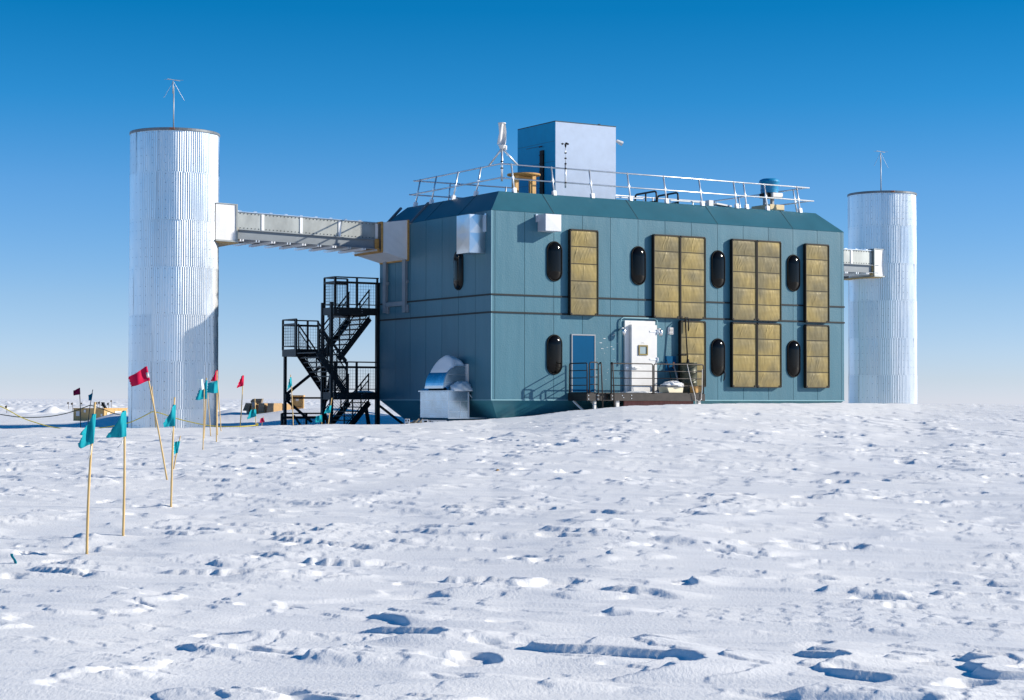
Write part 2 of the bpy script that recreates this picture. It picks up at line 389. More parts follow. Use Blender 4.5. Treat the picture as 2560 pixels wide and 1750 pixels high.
def make_ground():
    th = np.concatenate([np.radians(np.linspace(-180, -24, 40, endpoint=False)), np.radians(np.linspace(-24, -18, 40, endpoint=False)),
                         np.radians(np.linspace(-18, 18, 1150, endpoint=False)), np.radians(np.linspace(18, 24, 40, endpoint=False)), np.radians(np.linspace(24, 180, 40, endpoint=False))])
    rr = [.4, 1, 2, 3, 4, 5, 6]; r = 6.0
    while r < 9000:
        r += min(max(.026, r*r/5600), .085) if r < 70 else .02*r if r < 78 else (.0085*r if r < 220 else .02*r if r < 600 else .06*r)
        rr.append(r)
    rr = np.array(rr); nt, nr = len(th), len(rr)
    T, R = np.meshgrid(th, rr)
    X = (R*np.sin(T)).ravel(); Y = (R*np.cos(T)).ravel(); Z = height(X, Y)
    co = np.empty((nt*nr + 1, 3), np.float32); co[:-1, 0] = X; co[:-1, 1] = Y; co[:-1, 2] = Z; co[-1] = (0, 0, 0)
    j, i = np.meshgrid(np.arange(nr-1), np.arange(nt), indexing='ij')
    a = j*nt + i; b = j*nt + (i+1) % nt
    quads = np.stack([a, a+nt, b+nt, b], -1).reshape(-1, 4)
    k = np.arange(nt); tris = np.stack([np.full(nt, nt*nr), k, (k+1) % nt], -1)
    me = bpy.data.meshes.new('snow_ground')
    me.vertices.add(len(co)); me.vertices.foreach_set('co', co.ravel())
    nl = quads.size + tris.size
    me.loops.add(nl); me.loops.foreach_set('vertex_index', np.concatenate([quads.ravel(), tris.ravel()]).astype(np.int32))
    npoly = len(quads) + len(tris); me.polygons.add(npoly)
    st = np.concatenate([np.arange(len(quads))*4, quads.size + np.arange(len(tris))*3]).astype(np.int32)
    me.polygons.foreach_set('loop_start', st)
    me.polygons.foreach_set('use_smooth', np.ones(npoly, bool))
    me.update(); me.validate()
    me.materials.append(SNOW)
    o = bpy.data.objects.new('snow_ground', me); COL.objects.link(o); o['kind'] = 'structure'
    o['label'] = 'wind-carved white snow field reaching the horizon'
    print('ground verts', len(co))
make_ground()

# ---------------------------------------------------------------- building
L, DW, ZL, ZE, CH = 14.0, 7.19, 1.757, 7.486, .67
ZR = ZE + CH; B1z, B2z = 4.94, 4.405
bld = thing('research_building', 'large teal two-storey metal-clad building with chamfered roof edge and oval windows', 'building', (0, 0, ZL - CH))
SU = [0.0] + [.12 + i*1.0585 for i in range(14)] + [L]
SV = [0.0] + [.95 + i*1.03 for i in range(6)] + [DW]
w = MB(); w.mi = 1
w.box(.02, L-.02, .02, DW-.02, ZL+.01, ZE-.01)
w.mi = 0
g = .007
for z0, z1 in ((ZL, B2z-.02), (B2z+.02, B1z-.02), (B1z+.02, ZE)):
    for a, b in zip(SU[:-1], SU[1:]):
        w.box(a+(g if a > 0 else 0), b-(g if b < L else 0), 0, .02, z0, z1)
        w.box(a+(g if a > 0 else 0), b-(g if b < L else 0), DW-.02, DW, z0, z1)
    for a, b in zip(SV[:-1], SV[1:]):
        w.box(0, .02, max(a, .02)+(g if a > 0 else .001), b-g, z0, z1)
        w.box(L-.02, L, max(a, .02)+(g if a > 0 else .001), b-g, z0, z1)
w.build('wall', [WALL, GROOVE], bld)
r = MB()
def ring(ins, z): return [(ins, ins, z), (L-ins, ins, z), (L-ins, DW-ins, z), (ins, DW-ins, z)]
e = .012
r.add([(-e,-e,ZE),(L+e,-e,ZE),(L+e,DW+e,ZE),(-e,DW+e,ZE)] + ring(CH, ZR), [(0,1,5,4),(1,2,6,5),(2,3,7,6),(3,0,4,7),(4,5,6,7)])
roof = r.build('roof', ROOFM, bld)
s_ = MB()
for i in (3, 6, 9, 12):
    u = SU[i]; s_.bar((u, -.004, ZE+.008), (u, CH-.002, ZR+.004), .02, .008)
for v in (2.0, 4.1): s_.bar((-.004, v, ZE+.008), (CH-.002, v, ZR+.004), .02, .008)
each(s_, 'seam', GROOVE, roof)
fl = MB()
fl.bar((-.02, 5.08, ZE-.02), (CH, 5.08, ZR+.03), .12, .07); fl.bar((-.02, 6.95, ZE-.02), (CH, 6.95, ZR+.02), .10, .07)
each(fl, 'flashing', LIP, roof)
k_ = MB()
lo = ring(CH-.02, ZL-CH)
k_.add([(.008,.008,ZL-.001),(L-.008,.008,ZL-.001),(L-.008,DW-.008,ZL-.001),(.008,DW-.008,ZL-.001)] + lo, [(0,4,5,1),(1,5,6,2),(2,6,7,3),(3,7,4,0),(4,7,6,5)])
k_.build('skirt', SKIRTM, bld)
for zz in (B1z, B2z):
    b_ = MB(); o_ = .022; h_ = .026
    b_.box(-o_, L+o_, -o_, .018, zz-h_, zz+h_); b_.box(-o_, .018, .018, DW+o_, zz-h_, zz+h_); b_.box(L-.018, L+o_, .018, DW+o_, zz-h_, zz+h_)
    b_.build('trim_band', TRIM, bld)
t_ = MB(); t_.box(-.014, L+.014, -.014, .01, ZL-.012, ZL+.018); t_.box(-.014, .01, .01, DW, ZL-.012, ZL+.018)
t_.box(-.012, .016, -.012, .016, ZL+.02, ZE-.004)
t_.build('edge_trim', EDGE, bld)

def stadium(w_, h_, n=14):
    rr_ = w_/2; c = h_/2 - rr_
    return [(rr_*math.cos(t), c + rr_*math.sin(t)) for t in [math.pi*k/n for k in range(n+1)]] + \
           [(rr_*math.cos(t), -c + rr_*math.sin(t)) for t in [math.pi + math.pi*k/n for k in range(n+1)]]
def window(fr, a, zc, wd=.57, ht=1.24):
    """fr 'f' front face (v=0) or 'l' left face (u=0); a = position along the face"""
    def P(x, z, out): return (a+x, -out, zc+z) if fr == 'f' else (-out, a-x, zc+z)
    f = MB(); prof = [(1.0, .0), (1.0, .022), (.97, .04), (.93, .045), (.90, .04), (.89, .0)]
    n = len(stadium(1, 2)); vs = []; fs = []
    for sc_, out in prof:
        d = (1-sc_)*wd/2
        for x, z in stadium(wd-2*d, ht-2*d): vs.append(P(x, z, out))
    for i in range(len(prof)-1):
        for k in range(n): fs.append((i*n+k, i*n+(k+1) % n, (i+1)*n+(k+1) % n, (i+1)*n+k))
    fo = f.add(vs, fs).build('window', RUBBER, bld, smooth=True)
    gm = MB(); w2, h2 = wd*.90, ht - wd*.10
    vs, fs = [], []; K = 12
    for i in range(K):
        s1 = math.cos(i/K*math.pi/2); dep = .012 + .115*math.sin(i/K*math.pi/2)
        for x, z in stadium(w2*s1, max(h2 - w2*(1-s1)*1.25, w2*s1*1.001)): vs.append(P(x, z, dep))
    for i in range(K-1):
        for k in range(n): fs.append((i*n+k, i*n+(k+1) % n, (i+1)*n+(k+1) % n, (i+1)*n+k))
    fs.append(tuple(range((K-1)*n, K*n)))
    gm.add(vs, fs).build('pane', GLASS, fo, smooth=True)
    return fo
for a, zc in ((2.251, 6.02), (5.421, 6.012), (8.597, 6.018), (11.77, 6.014), (2.253, 3.154), (8.586, 3.154), (11.769, 3.15)): window('f', a, zc)
window('l', 1.955, 5.775)

# doors and small fittings of the front wall
d_ = MB(); dx0, dx1, dz0, dz1 = 4.855, 6.03, 2.02, 4.265
d_.box(dx0, dx0+.20, -.07, .0, dz0, dz1); d_.box(dx0+.20, dx1, -.07, 0, dz1-.14, dz1); d_.box(dx1-.04, dx1, -.07, 0, dz0, dz1-.14)
dfr = d_.build('door_frame', WHITE, bld, bevel=.006)
leaf = MB().box(dx0+.17, dx1-.015, -.19, -.075, dz0+.01, dz1-.13).build('door', WHITE, bld, bevel=.012)
wx0, wx1, wz0, wz1 = 5.287, 5.639, 3.175, 3.495
q = MB()
for bx in ((wx0, wx1, wz1-.045, wz1), (wx0, wx1, wz0, wz0+.045), (wx0, wx0+.04, wz0+.045, wz1-.045), (wx1-.04, wx1, wz0+.045, wz1-.045)):
    q.box(bx[0], bx[1], -.222, -.188, bx[2], bx[3])
wf = q.build('window_frame', BRASS, leaf)
MB().box(wx0+.04, wx1-.04, -.198, -.192, wz0+.045, wz1-.045).build('pane', PANE, wf)
for zz in (3.93, 3.05):
    h_ = MB(); h_.box(dx1-.30, dx1-.02, -.205, -.188, zz-.022, zz+.022); h_.box(dx1-.02, dx1+.03, -.21, -.072, zz-.06, zz+.045); h_.tube([(dx1-.01, -.215, zz-.09), (dx1-.01, -.215, zz+.07)], .018)
    h_.build('hinge', STEEL, leaf)
h_ = MB(); h_.box(dx0+.02, dx0+.13, -.10, -.068, 2.76, 2.81); h_.build('latch', STEEL, leaf); h_ = MB(); h_.box(dx0+.19, dx0+.40, -.215, -.188, 2.765, 2.80); h_.tube([(dx0+.26, -.21, 2.79), (dx0+.27, -.26, 2.79), (dx0+.46, -.26, 2.775)], .013)
h_.build('handle', STEEL, leaf)
tt = MB()
for i in range(3):
    x_ = 5.40 + i*.045; tt.box(x_, x_+.007, -.1925, -.189, 3.545, 3.585)
tt.box(5.452, 5.47, -.1925, -.189, 3.579, 3.585); tt.box(5.497, 5.515, -.1925, -.189, 3.545, 3.551)
each(tt, 'letter', LIP, leaf)
lp = MB()
lp.tube([(4.70, -.05, 2.86), (4.70, -.05, 4.22), (4.73, -.05, 4.31), (4.82, -.05, 4.35), (6.02, -.05, 4.35), (6.10, -.05, 4.31), (6.13, -.05, 4.22), (6.13, -.05, 3.98)], .022)
cnd = lp.build('conduit', EDGE, bld, smooth=True)
for x_ in (4.70, 6.13):
    la = MB(); la.tube([(x_, -.02, 3.98), (x_, -.10, 4.02), (x_+.01, -.17, 4.0)], .035, 10); la.build('lamp_bracket', STEEL, cnd, smooth=True)
    la = MB(); la.lathe((x_+.02, -.20, 3.78), [(.02, 0), (.055, .03), (.07, .10), (.075, .17), (.05, .21), (.02, .23)], 14); la.build('lamp', ALU, cnd, smooth=True)
bd = MB(); bx0, bx1, bz0, bz1 = 2.875, 3.765, 2.01, 3.80
bd.box(bx0, bx0+.035, -.035, 0, bz0, bz1); bd.box(bx1-.035, bx1, -.035, 0, bz0, bz1); bd.box(bx0+.035, bx1-.035, -.035, 0, bz1-.04, bz1)
bdf = bd.build('door_frame', GREYF, bld)
o_ = MB().box(bx0+.035, bx1-.035, -.022, -.002, bz0, bz1-.04).build('door', BLUE, bld); o_['label'] = 'plain blue door'
ht_ = MB(); ht_.box(6.47, 6.88, -.02, 0, 2.70, 3.17); o_ = ht_.build('hatch', BLUE, bld); o_['label'] = 'small blue hatch'
lv = MB(); lv.box(6.57, 6.79, -.03, -.001, 3.865, 4.08)
lvo = lv.build('louvre', WHITE, bld)
sl = MB()
for i in range(4): sl.box(6.60, 6.76, -.034, -.0305, 3.89 + i*.045, 3.905 + i*.045)
sl.build('slot', RUBBER, lvo)
st_ = MB().tube([(7.05, -.03, 4.24), (7.05, -.03, 4.05)], .012); st_.build('bracket', TRIM, bld)
tp = MB()
tp.tube([(8.80, -.05, 2.75), (8.845, -.06, 2.62), (8.82, -.06, 2.50), (8.79, -.04, 2.40)], .016); tp.build('cable_end', RUBBER, bld, smooth=True)
sc_ = MB(); R_ = random.Random(4)
for i in range(9):
    u_, z_ = 4.15 + R_.uniform(-.25, .35), 3.55 + R_.uniform(-.25, .35)
    sc_.box(u_, u_+R_.uniform(.02, .10), -.0035, -.0005, z_, z_+R_.uniform(.006, .016))
for i in range(12):
    u_, z_ = R_.uniform(3.8, 4.7), R_.uniform(2.1, 3.6); sc_.box(u_, u_+R_.uniform(.008, .02), -.0035, -.0005, z_, z_+R_.uniform(.006, .02))
so_ = sc_.build('paint_chips', FABRIC, bld); so_['kind'] = 'stuff'
# penthouse
px0, px1, pv0, pv1, pz = 3.73, 6.095, 2.2, 4.49, 10.73
ph = MB().box(px0, px1, pv0, pv1, ZR-.01, pz).build('penthouse', PENTF, bld)
MB().box(px0-.012, px0-.001, pv0+.004, pv1-.004, ZR, pz-.004).build('sky_reflection_sheet', PENTL, ph)  # added sheet whose blue imitates sky reflected in the shaded side
tm = MB()
for i in range(1, 4):
    zz = ZR + i*.65; tm.box(px0-.015, px0-.0125, pv0+.01, pv1-.01, zz-.004, zz+.004)
tm.box(px0-.006, px1+.006, pv0-.006, pv1+.006, pz, pz+.03)
tm.box(px0-.016, px0-.0125, pv0+.75, pv0+1.75, 10.02, 10.035)
tm.build('trim', GROOVE, ph)
bs = MB(); y0_ = onu(1357.5, 420, px0)[0]
bs.box(px0-.07, px0-.002, y0_-.10, y0_+.10, ZR-.01, onu(1357, 376.5, px0)[1])
for i in range(7): bs.box(px0-.085, px0-.07, y0_-.06, y0_+.12, ZR+.2+i*.27, ZR+.23+i*.27)
bs.build('door_track', RUBBER, ph)
lm = MB(); lm.bar((px1, pv0+.05, 10.28), (px1+.10, pv0+.05, 10.26), .03, .03); lm.tube([(px1+.06, pv0+.05, 10.29), (px1+.26, pv0+.0, 10.20)], [.05, .08], 10); lm.build('floodlight', WHITE, ph)
lm = MB(); lm.box(5.55, 5.62, 2.4, 2.46, pz+.03, pz+.09); lm.build('vent_cap', RUBBER, ph)

# vent hoods
hd = MB(); hd.box(1.645, 2.215, -.45, -.002, 6.905, 7.42)
hood = hd.build('vent_hood', HOODW, bld, bevel=.006); hood['label'] = 'small square pale vent hood'
cr = MB(); a_, b_, c_, d__ = (1.65, -.452, 6.91), (2.21, -.452, 6.91), (2.21, -.452, 7.415), (1.65, -.452, 7.415)
m_ = (1.93, -.457, 7.16)
cr.add([a_, b_, c_, d__, m_], [(0,1,4),(1,2,4),(2,3,4),(3,0,4)]); cr.build('crease_plate', HOODW, hood)
MB().box(1.56, 1.64, -.03, -.001, 7.20, 7.44).build('flange', ALU, hood)
y0, y1, xo, zt, zm, zb = .37, 1.13, -.56, 7.36, 6.80, 6.20
hl = MB(); hl.box(xo, -.002, y0, y1, zb, zt); hood2 = hl.build('vent_hood', ALU, bld, bevel=.006); hood2['label'] = 'tall aluminium vent hood with crossed creases'
c2 = MB()
def pyr(p0, p1, p2, p3, n, h):
    P = [Vector(p) for p in (p0, p1, p2, p3)]; c = sum(P, Vector())/4 + Vector(n)*h
    c2.add(P + [c], [(0,1,4),(1,2,4),(2,3,4),(3,0,4)])
pyr((xo-.003, y1, zb), (xo-.003, y0, zb), (xo-.003, y0, zm), (xo-.003, y1, zm), (-1,0,0), .010)
pyr((xo-.003, y1, zm), (xo-.003, y0, zm), (xo-.003, y0, zt), (xo-.003, y1, zt), (-1,0,0), .008)
pyr((xo, y0-.003, zb), (-.03, y0-.003, zb), (-.03, y0-.003, zm), (xo, y0-.003, zm), (0,-1,0), .010)
pyr((xo, y0-.003, zm), (-.03, y0-.003, zm), (-.03, y0-.003, zt), (xo, y0-.003, zt), (0,-1,0), .012)
c2.build('crease_plate', ALU, hood2)
MB().box(-.03, -.001, y0-.10, y0-.001, zm+.05, zt+.04).build('flange', ALU, hood2)
# hanger frame of the bridge cover on the left face
hf = MB()
hf.box(-.10, -.003, 6.60, 6.80, 4.63, 6.38); hf.box(-.10, -.003, 5.26, 5.46, 4.60, 6.38); hf.box(-.09, -.004, 5.46, 6.60, 4.83, 4.97)
for v_ in (6.50, 5.16): hf.box(-.06, -.003, v_, v_+.10, 4.60, 4.85); hf.box(-.06, -.003, v_+.03, v_+.10, 5.55, 5.66)
hf.build('support_frame', GIRD, bld)

# ---------------------------------------------------------------- air duct
duct = thing('air_duct', 'big silver air duct with curved elbow and snow caps, against the shaded teal wall', 'air duct', (-.4, 1.9, 1.2))
uo, v0_, v1_, zb_, zt_ = -.815, 1.155, 2.93, 1.205, 2.01
dm = MB(); dm.box(uo, -.10, v0_, v1_, zb_, zt_)
dbox = dm.build('plenum_box', DUCTM, duct, bevel=.008)
ds = MB()
for zz in (1.30, 1.50, 1.75): ds.box(uo-.012, uo, v0_+.01, v1_-.01, zz-.009, zz+.009)
ds.box(uo-.014, uo, v0_, v0_+.03, zb_, zt_)
for zz in (1.40, 1.72): ds.box(uo+.02, -.12, v0_-.012, v0_, zz-.008, zz+.008)
ds.box(uo*.5-.01, uo*.5+.01, v0_-.014, v0_, zb_+.02, 1.72)
ds.box(uo-.02, -.09, v0_-.022, v0_, zb_-.02, zb_+.02)
each(ds, 'seam', ALU, dbox)
lid = MB(); lid.prism([(uo-.05, v0_-.04, zt_), (uo-.05, v1_+.04, zt_), (uo-.05, v1_+.04, zt_+.035), (uo-.05, v0_-.04, zt_+.035)], (-uo+.03, 0, 0))
lid.prism([(uo+.0, v0_+.0, zt_+.035), (uo+.0, v1_, zt_+.035), (uo+.07, v1_-.25, zt_+.15), (uo+.07, v0_+.12, zt_+.15)], (-uo-.1, 0, 0))
lid.build('lid', DUCTM, duct)
ve0, ve1 = 1.40, 2.54
def elb(k):   # outer profile quarter curve
    t = k*math.pi/2; return (-.86 + .50*(1-math.cos(t)), zt_+.12 + .66*math.sin(t))
prof = [elb(k/14) for k in range(15)] + [(-.03, elb(1)[1])]
elm = MB(); n = len(prof)
for i in range(n-1):
    (ua, za), (ub, zb2) = prof[i], prof[i+1]
    elm.add([(ua, ve0, za), (ua, ve1, za), (ub, ve1, zb2), (ub, ve0, zb2)], [(0,1,2,3)])
for v_ in (ve0, ve1):
    elm.add([(p[0], v_, p[1]) for p in prof] + [(-.03, v_, zt_+.12)], [tuple(range(n+1))])
elo = elm.build('elbow', DUCTM, duct)
es = MB(); es.box(-.86, -.05, ve0-.012, ve0, 2.28, 2.292); es.box(-.74, -.05, ve0-.012, ve0, 2.53, 2.542)
es.box(-.875, -.85, ve0, ve1, zt_+.10, zt_+.16)
es.tube([(p[0]-.004, ve0-.004, p[1]+.004) for p in prof], .014, 6)
each(es, 'seam', ALU, elo)
MB().box(-.045, -.003, ve0-.07, ve1+.05, 2.18, 2.86).build('flange', WHITE, duct)
br = MB(); br.bar((-.12, v0_-.01, 1.95), (.62, v0_-.01, 1.22), .03, .03); br.bar((-.12, v0_-.01, 1.205), (.66, v0_-.01, 1.205), .03, .03); br.bar((-.115, v0_-.01, 1.2), (-.115, v0_-.01, 2.0), .03, .03)
br.build('bracket', STEEL, duct)
def lump(name, c, rad, parent=None, seed=0, n=26):
    mb = MB()
    def fn(i, j):
        t = 2*math.pi*i; p = math.pi/2*j; s = math.cos(p)
        x, y, z = s*math.cos(t), s*math.sin(t), math.sin(p)
        k = 1 + .10*math.sin(3*t+seed) + .06*math.sin(5*t+2*seed+3*p) + .04*math.sin(11*t+seed)
        q_ = .05*math.sin(17*t+9*p+seed) + .04*math.sin(23*p-13*t) + .05*math.sin(7*x+9*z+seed)
        return (c[0]+rad[0]*x*(k+q_), c[1]+rad[1]*y*(k+q_), c[2]+rad[2]*abs(z)**1.3*(1+.10*math.sin(4*t+seed)+q_))
    mb.grid(fn, 40, 10)
    return mb
# snow caps (lumped sheets following the duct)
def sst1(t):
    t = max(0, min(1, t)); return t*t*(3-2*t)
def snowcap(path, va, vb, th, seed):
    """path: list of (u, z) along the profile; a rounded slab of snow lying on it between va and vb"""
    mb = MB(); npth = len(path)
    def fn(i, j):
        f = i*(npth-1); a = min(int(f), npth-2); t = f-a
        u = path[a][0]*(1-t)+path[a+1][0]*t; z = path[a][1]*(1-t)+path[a+1][1]*t
        e = math.sin(math.pi*j)**.45 * min(1, i/.45)**.7 * min(1, (1-i)/.07)**.5
        wob = .05*math.sin(9*i+seed)+.03*math.sin(17*j+seed*2+5*i)+.02*math.sin(41*i+23*j)
        vv = va + (vb-va)*j + wob*.5*(1-2*j)
        hh = (.45 + .75*sst1((i-.05)/.6)) * (1 - .15*max(0, i-.75)/.25)
        return (u-.02*e, vv, z - .004 + th*e*hh*(1+wob))
    mb.grid(fn, 34, 24); return mb
top = [elb(k) for k in (.50, .57, .65, .75, .85, .93, 1.0)] + [(-.20, elb(1)[1]), (-.07, elb(1)[1])]
single(snowcap(top, ve0+.02, ve1+.02, .27, 1.3), 'snow_pile', SNOW, 'thick grey-white snow cap lying on the elbow of the silver duct', 'snow', (-.3, 1.9, 2.6), smooth=True)
single(lump('snow', (-.34, 1.24, zt_+.02), (.42, .20, .27), seed=2), 'snow_pile', SNOW, 'small snow heap on the lower box of the silver duct', 'snow', (-.33, 1.22, zt_), smooth=True)

# ---------------------------------------------------------------- solar panels
def solar(x0, x1, z0, z1, cells, label, seed):
    R = random.Random(seed); yb, yf = -.02, -.16
    o = thing('solar_panel', label, 'solar panel', ((x0+x1)/2, yb, z0), group='gold film solar panels on the front wall')
    f = MB(); t = .024
    f.box(x0, x0+t, yf, yb, z0, z1); f.box(x1-t, x1, yf, yb, z0, z1); f.box(x0+t, x1-t, yf, yb, z0, z0+t+.015); f.box(x0+t, x1-t, yf, yb, z1-t, z1)
    f.box(x0+t, x1-t, yb-.02, yb, z0+t+.015, z1-t)
    f.build('frame', BRONZE, o)
    hgt = (z1-z0-2*t-.015)/cells
    bb = MB(); film = MB()
    for c in range(cells):
        za = z0+t+.015+c*hgt; zb_ = za+hgt
        if c: bb.box(x0+t, x1-t, yf+.014, yf+.045, za-.009, za+.009)
        folds = []
        style = R.random()
        for k in range(R.randint(3, 13)):
            if style < .7: folds.append((R.uniform(-.05, .62), R.uniform(.10, .55), R.uniform(.010, .020), R.uniform(.0015, .0060), R.uniform(.2, .8)))
            else: folds.append((R.uniform(0, 1), R.uniform(-.05, .06), R.uniform(.007, .014), R.uniform(.001, .003), R.uniform(.3, .9)))
        ph_ = R.uniform(0, 6)
        def fn(i, j, za=za, zb_=zb_, folds=folds, ph_=ph_):
            x = x0+t+(x1-x0-2*t)*i; z = za+(zb_-za)*j
            e = min(1, 8*min(i, 1-i))*min(1, 6*min(j, 1-j))
            d = .010*math.sin(math.pi*i)*math.sin(math.pi*j) + .0009*math.sin(17*i+5*j+ph_) + .0004*math.sin(41*i-9*j+ph_*2) + .0006*math.sin(13*j+9*i*j+ph_)
            for cx, bend, wd, am, ext in folds:
                xc = cx + bend*(1-j)**2
                q_ = (i-xc)/wd
                if abs(q_) < 4: d += am*math.exp(-q_*q_)*max(0, min(1, (ext-abs(j-.4))*5))
            return (x, yf+.028-d*e, z)
        film.grid(fn, 96, 24)
    if bb.v: each(bb, 'glazing_bar', BRONZE, o)
    film.build('film', FILM, o, smooth=True)
    cl = MB()
    for x_ in (x0+.05, x1-.07):
        cl.box(x_-.03, x_+.03, yf+.01, yb, z1, z1+.05); cl.box(x_-.02, x_+.02, yf+.02, yb, z0-.03, z0)
    each(cl, 'clip', BRONZE, o)
TZ, BZ, TZ2, BZ2 = 6.99, 4.395, 4.272, 2.205
solar(2.745, 3.795, TZ+.01, 4.40, 5, 'single tall gold film panel between the two leftmost upper oval windows, above the blue door', 11)
solar(5.925, 6.965, TZ, BZ, 5, 'left panel of the tall gold film pair above the entrance platform', 12)
solar(6.98, 7.99, TZ, BZ, 5, 'right panel of the tall gold film pair above the platform, directly above the barrel', 13)
solar(9.075, 10.095, TZ, BZ, 5, 'left panel of the five-section gold film pair between the two right upper oval windows', 14)
solar(10.115, 11.135, TZ, BZ, 5, 'right panel of the five-section gold film pair beside the rightmost upper oval window', 15)
solar(12.19, 13.22, TZ-.01, BZ, 5, 'five-section upper gold film panel standing alone nearest the right end of the wall', 16)
solar(6.98, 7.99, TZ2, BZ2, 4, 'lower gold film panel behind the dark barrel on the platform', 17)
solar(9.075, 10.095, TZ2, BZ2, 4, 'left panel of the four-section gold film pair between the two lower right oval windows', 18)
solar(10.115, 11.135, TZ2, BZ2, 4, 'right panel of the four-section gold film pair beside the rightmost lower oval window', 19)
solar(12.19, 13.22, TZ2-.01, BZ2, 4, 'four-section lower gold film panel standing alone nearest the right end of the wall', 20)

# ---------------------------------------------------------------- entrance platform
DZ, PV = 1.99, -1.05
plat = thing('entrance_platform', 'dark steel entrance platform with railings and white legs under the white door', 'platform', (5.0, -.5, DZ-.5))
pm = MB(); pm.box(2.76, 7.23, PV+.01, -.02, DZ-.03, DZ); pm.build('deck', BROWNK, plat)
pb = MB(); pb.box(2.745, 3.20, PV-.02, PV+.04, DZ-.25, DZ-.032); pb.box(3.20, 3.62, PV+.10, PV+.16, DZ-.25, DZ-.032); pb.box(3.62, 7.24, PV-.02, PV+.04, DZ-.25, DZ-.032)
pb.box(2.745, 2.80, PV+.04, -.03, DZ-.25, DZ-.032); pb.box(7.19, 7.24, PV+.04, -.03, DZ-.25, DZ-.032)
pb.build('beam', BROWNK, plat)
bo = MB()
for (x_, z_) in [(2.80, .06), (2.80, .17), (3.12, .06), (3.12, .17), (3.17, .06), (3.17, .17), (3.68, .07), (3.68, .17), (4.05, .06), (4.10, .12), (4.40, .05), (4.40, .15), (7.1, .06), (7.1, .17)]:
    bo.box(x_-.012, x_+.012, PV-.03, PV-.02, DZ-.03-z_-.012, DZ-.03-z_+.012)
bo.build('bolt', STEEL, plat)
def railpanel(p, q, zt=2.885, zb=None, round_=.05, rails=(0, .225, .45, .675), sub=plat, ends=True):
    """p, q: (u, v) of the two posts"""
    p = Vector((p[0], p[1], 0)); q = Vector((q[0], q[1], 0)); d = (q-p).normalized(); zb = DZ-.03 if zb is None else zb
    mb = MB(); r_ = .019
    pts = [(p.x, p.y, zb), (p.x, p.y, zt-round_), tuple((p + d*round_*.3).to_tuple()[:2]) + (zt-round_*.3,), tuple((p + d*round_).to_tuple()[:2]) + (zt,),
           tuple((q - d*round_).to_tuple()[:2]) + (zt,), tuple((q - d*round_*.3).to_tuple()[:2]) + (zt-round_*.3,), (q.x, q.y, zt-round_), (q.x, q.y, zb)]
    mb.tube(pts, r_, 8)
    for k in rails[1:]: mb.tube([(p.x, p.y, zt-k), (q.x, q.y, zt-k)], .015, 6)
    return mb.build('railing', BROWNK, sub, smooth=True)
railpanel((2.775, -.06), (2.775, PV+.02))
railpanel((2.85, PV), (3.17, PV), zt=2.91)
railpanel((3.66, PV), (5.22, PV))
railpanel((5.27, PV), (7.19, PV))
railpanel((7.215, PV+.02), (7.215, -.06))
for x_, y_ in ((3.23, PV-.08), (3.645, PV-.10)):
    lb = MB(); lb.tube([(x_, PV+.02, 2.86), (x_, PV-.02, 2.905), (x_, y_+.03, 2.905), (x_, y_, 2.86), (x_+.03, y_-.05, 1.30)], .02, 8); lb.build('ladder_rail', BROWNK, plat, smooth=True)
rg = MB()
for i in range(2): rg.tube([(3.24, PV-.10, 1.45+i*.3), (3.655, PV-.12, 1.45+i*.3)], .014, 6)
rg.build('rung', BROWNK, plat)
lg = MB().box(3.06, 3.13, PV+.05, PV+.13, .9, DZ-.252); lg.build('leg', WHITE, plat)
MB().box(3.88, 3.99, PV+.05, PV+.13, .9, DZ-.252).build('leg', WHITE, plat)
MB().box(7.03, 7.13, PV+.05, PV+.13, .9, DZ-.252).build('leg', WHITE, plat)
MB().bar((2.80, -.25, DZ-.26), (3.06, PV+.20, 1.2), .07, .05).build('brace', WHITE, plat)
MB().bar((3.40, -.35, DZ-.26), (3.48, PV+.25, 1.25), .07, .05).build('brace', WHITE, plat)
MB().box(4.28, 6.95, PV+.20, PV+.24, .9, DZ-.255).build('skirting_board', PINKPLY, plat)

# things on the platform
bar = thing('barrel', 'dark green steel barrel standing on the platform in front of the gold panel', 'barrel', (7.06, -.45, DZ))
prf = [(.0, 0), (.27, 0), (.285, .01), (.285, .03), (.275, .04), (.275, .30), (.29, .32), (.275, .34), (.275, .62), (.29, .64), (.275, .66), (.275, .93), (.287, .945), (.287, .965), (.26, .965), (.255, .95), (.0, .95)]
MB().lathe((7.06, -.45, DZ), prf, 32).build('body', BARREL, bar, smooth=True)
bw = MB(); bw.tube([(7.06, -.42, DZ+.955), (7.06, -.42, DZ+1.08)], [.06, .035], 12); bw.build('bung_collar', RUBBER, bar)
ep = MB(); ep.tube([(7.06, -.40, 3.06), (7.05, -.30, 4.33)], .022, 10); ep.tube([(6.76, -.28, 3.20), (7.04, -.36, 3.20)], .022, 8); ep.tube([(7.22, -.24, 4.36), (7.22, -.24, 3.98)], .02, 8); ep.tube([(7.05, -.30, 4.33), (7.10, -.22, 4.40), (7.22, -.22, 4.40)], .02, 8)
single(ep, 'vent_pipe', RUBBER, 'thin black pipe rising above the dark barrel in front of the gold panels', 'pipe', (7.06, -.4, 3.0), smooth=True)
wb = MB(); wb.box(6.93, 7.17, -.98, -.74, DZ+.005, DZ+.20)
for x_ in (6.92, 7.165): wb.box(x_, x_+.018, -1.0, -.72, DZ+.004, DZ+.205)
single(wb, 'wooden_box', PINE, 'small orange wooden box on the platform edge beside the snow-topped tub', 'box', (7.05, -.86, DZ))
xa, xb = onv(1664, 975, -.9)[0], onv(1704, 975, -.9)[0]
tb = MB(); tb.prism([(xa+.06, -1.0, DZ+.004), (xb-.03, -1.0, DZ+.004), (xb, -1.0, DZ+.19), (xa-.02, -1.0, DZ+.19)], (0, .5, 0))
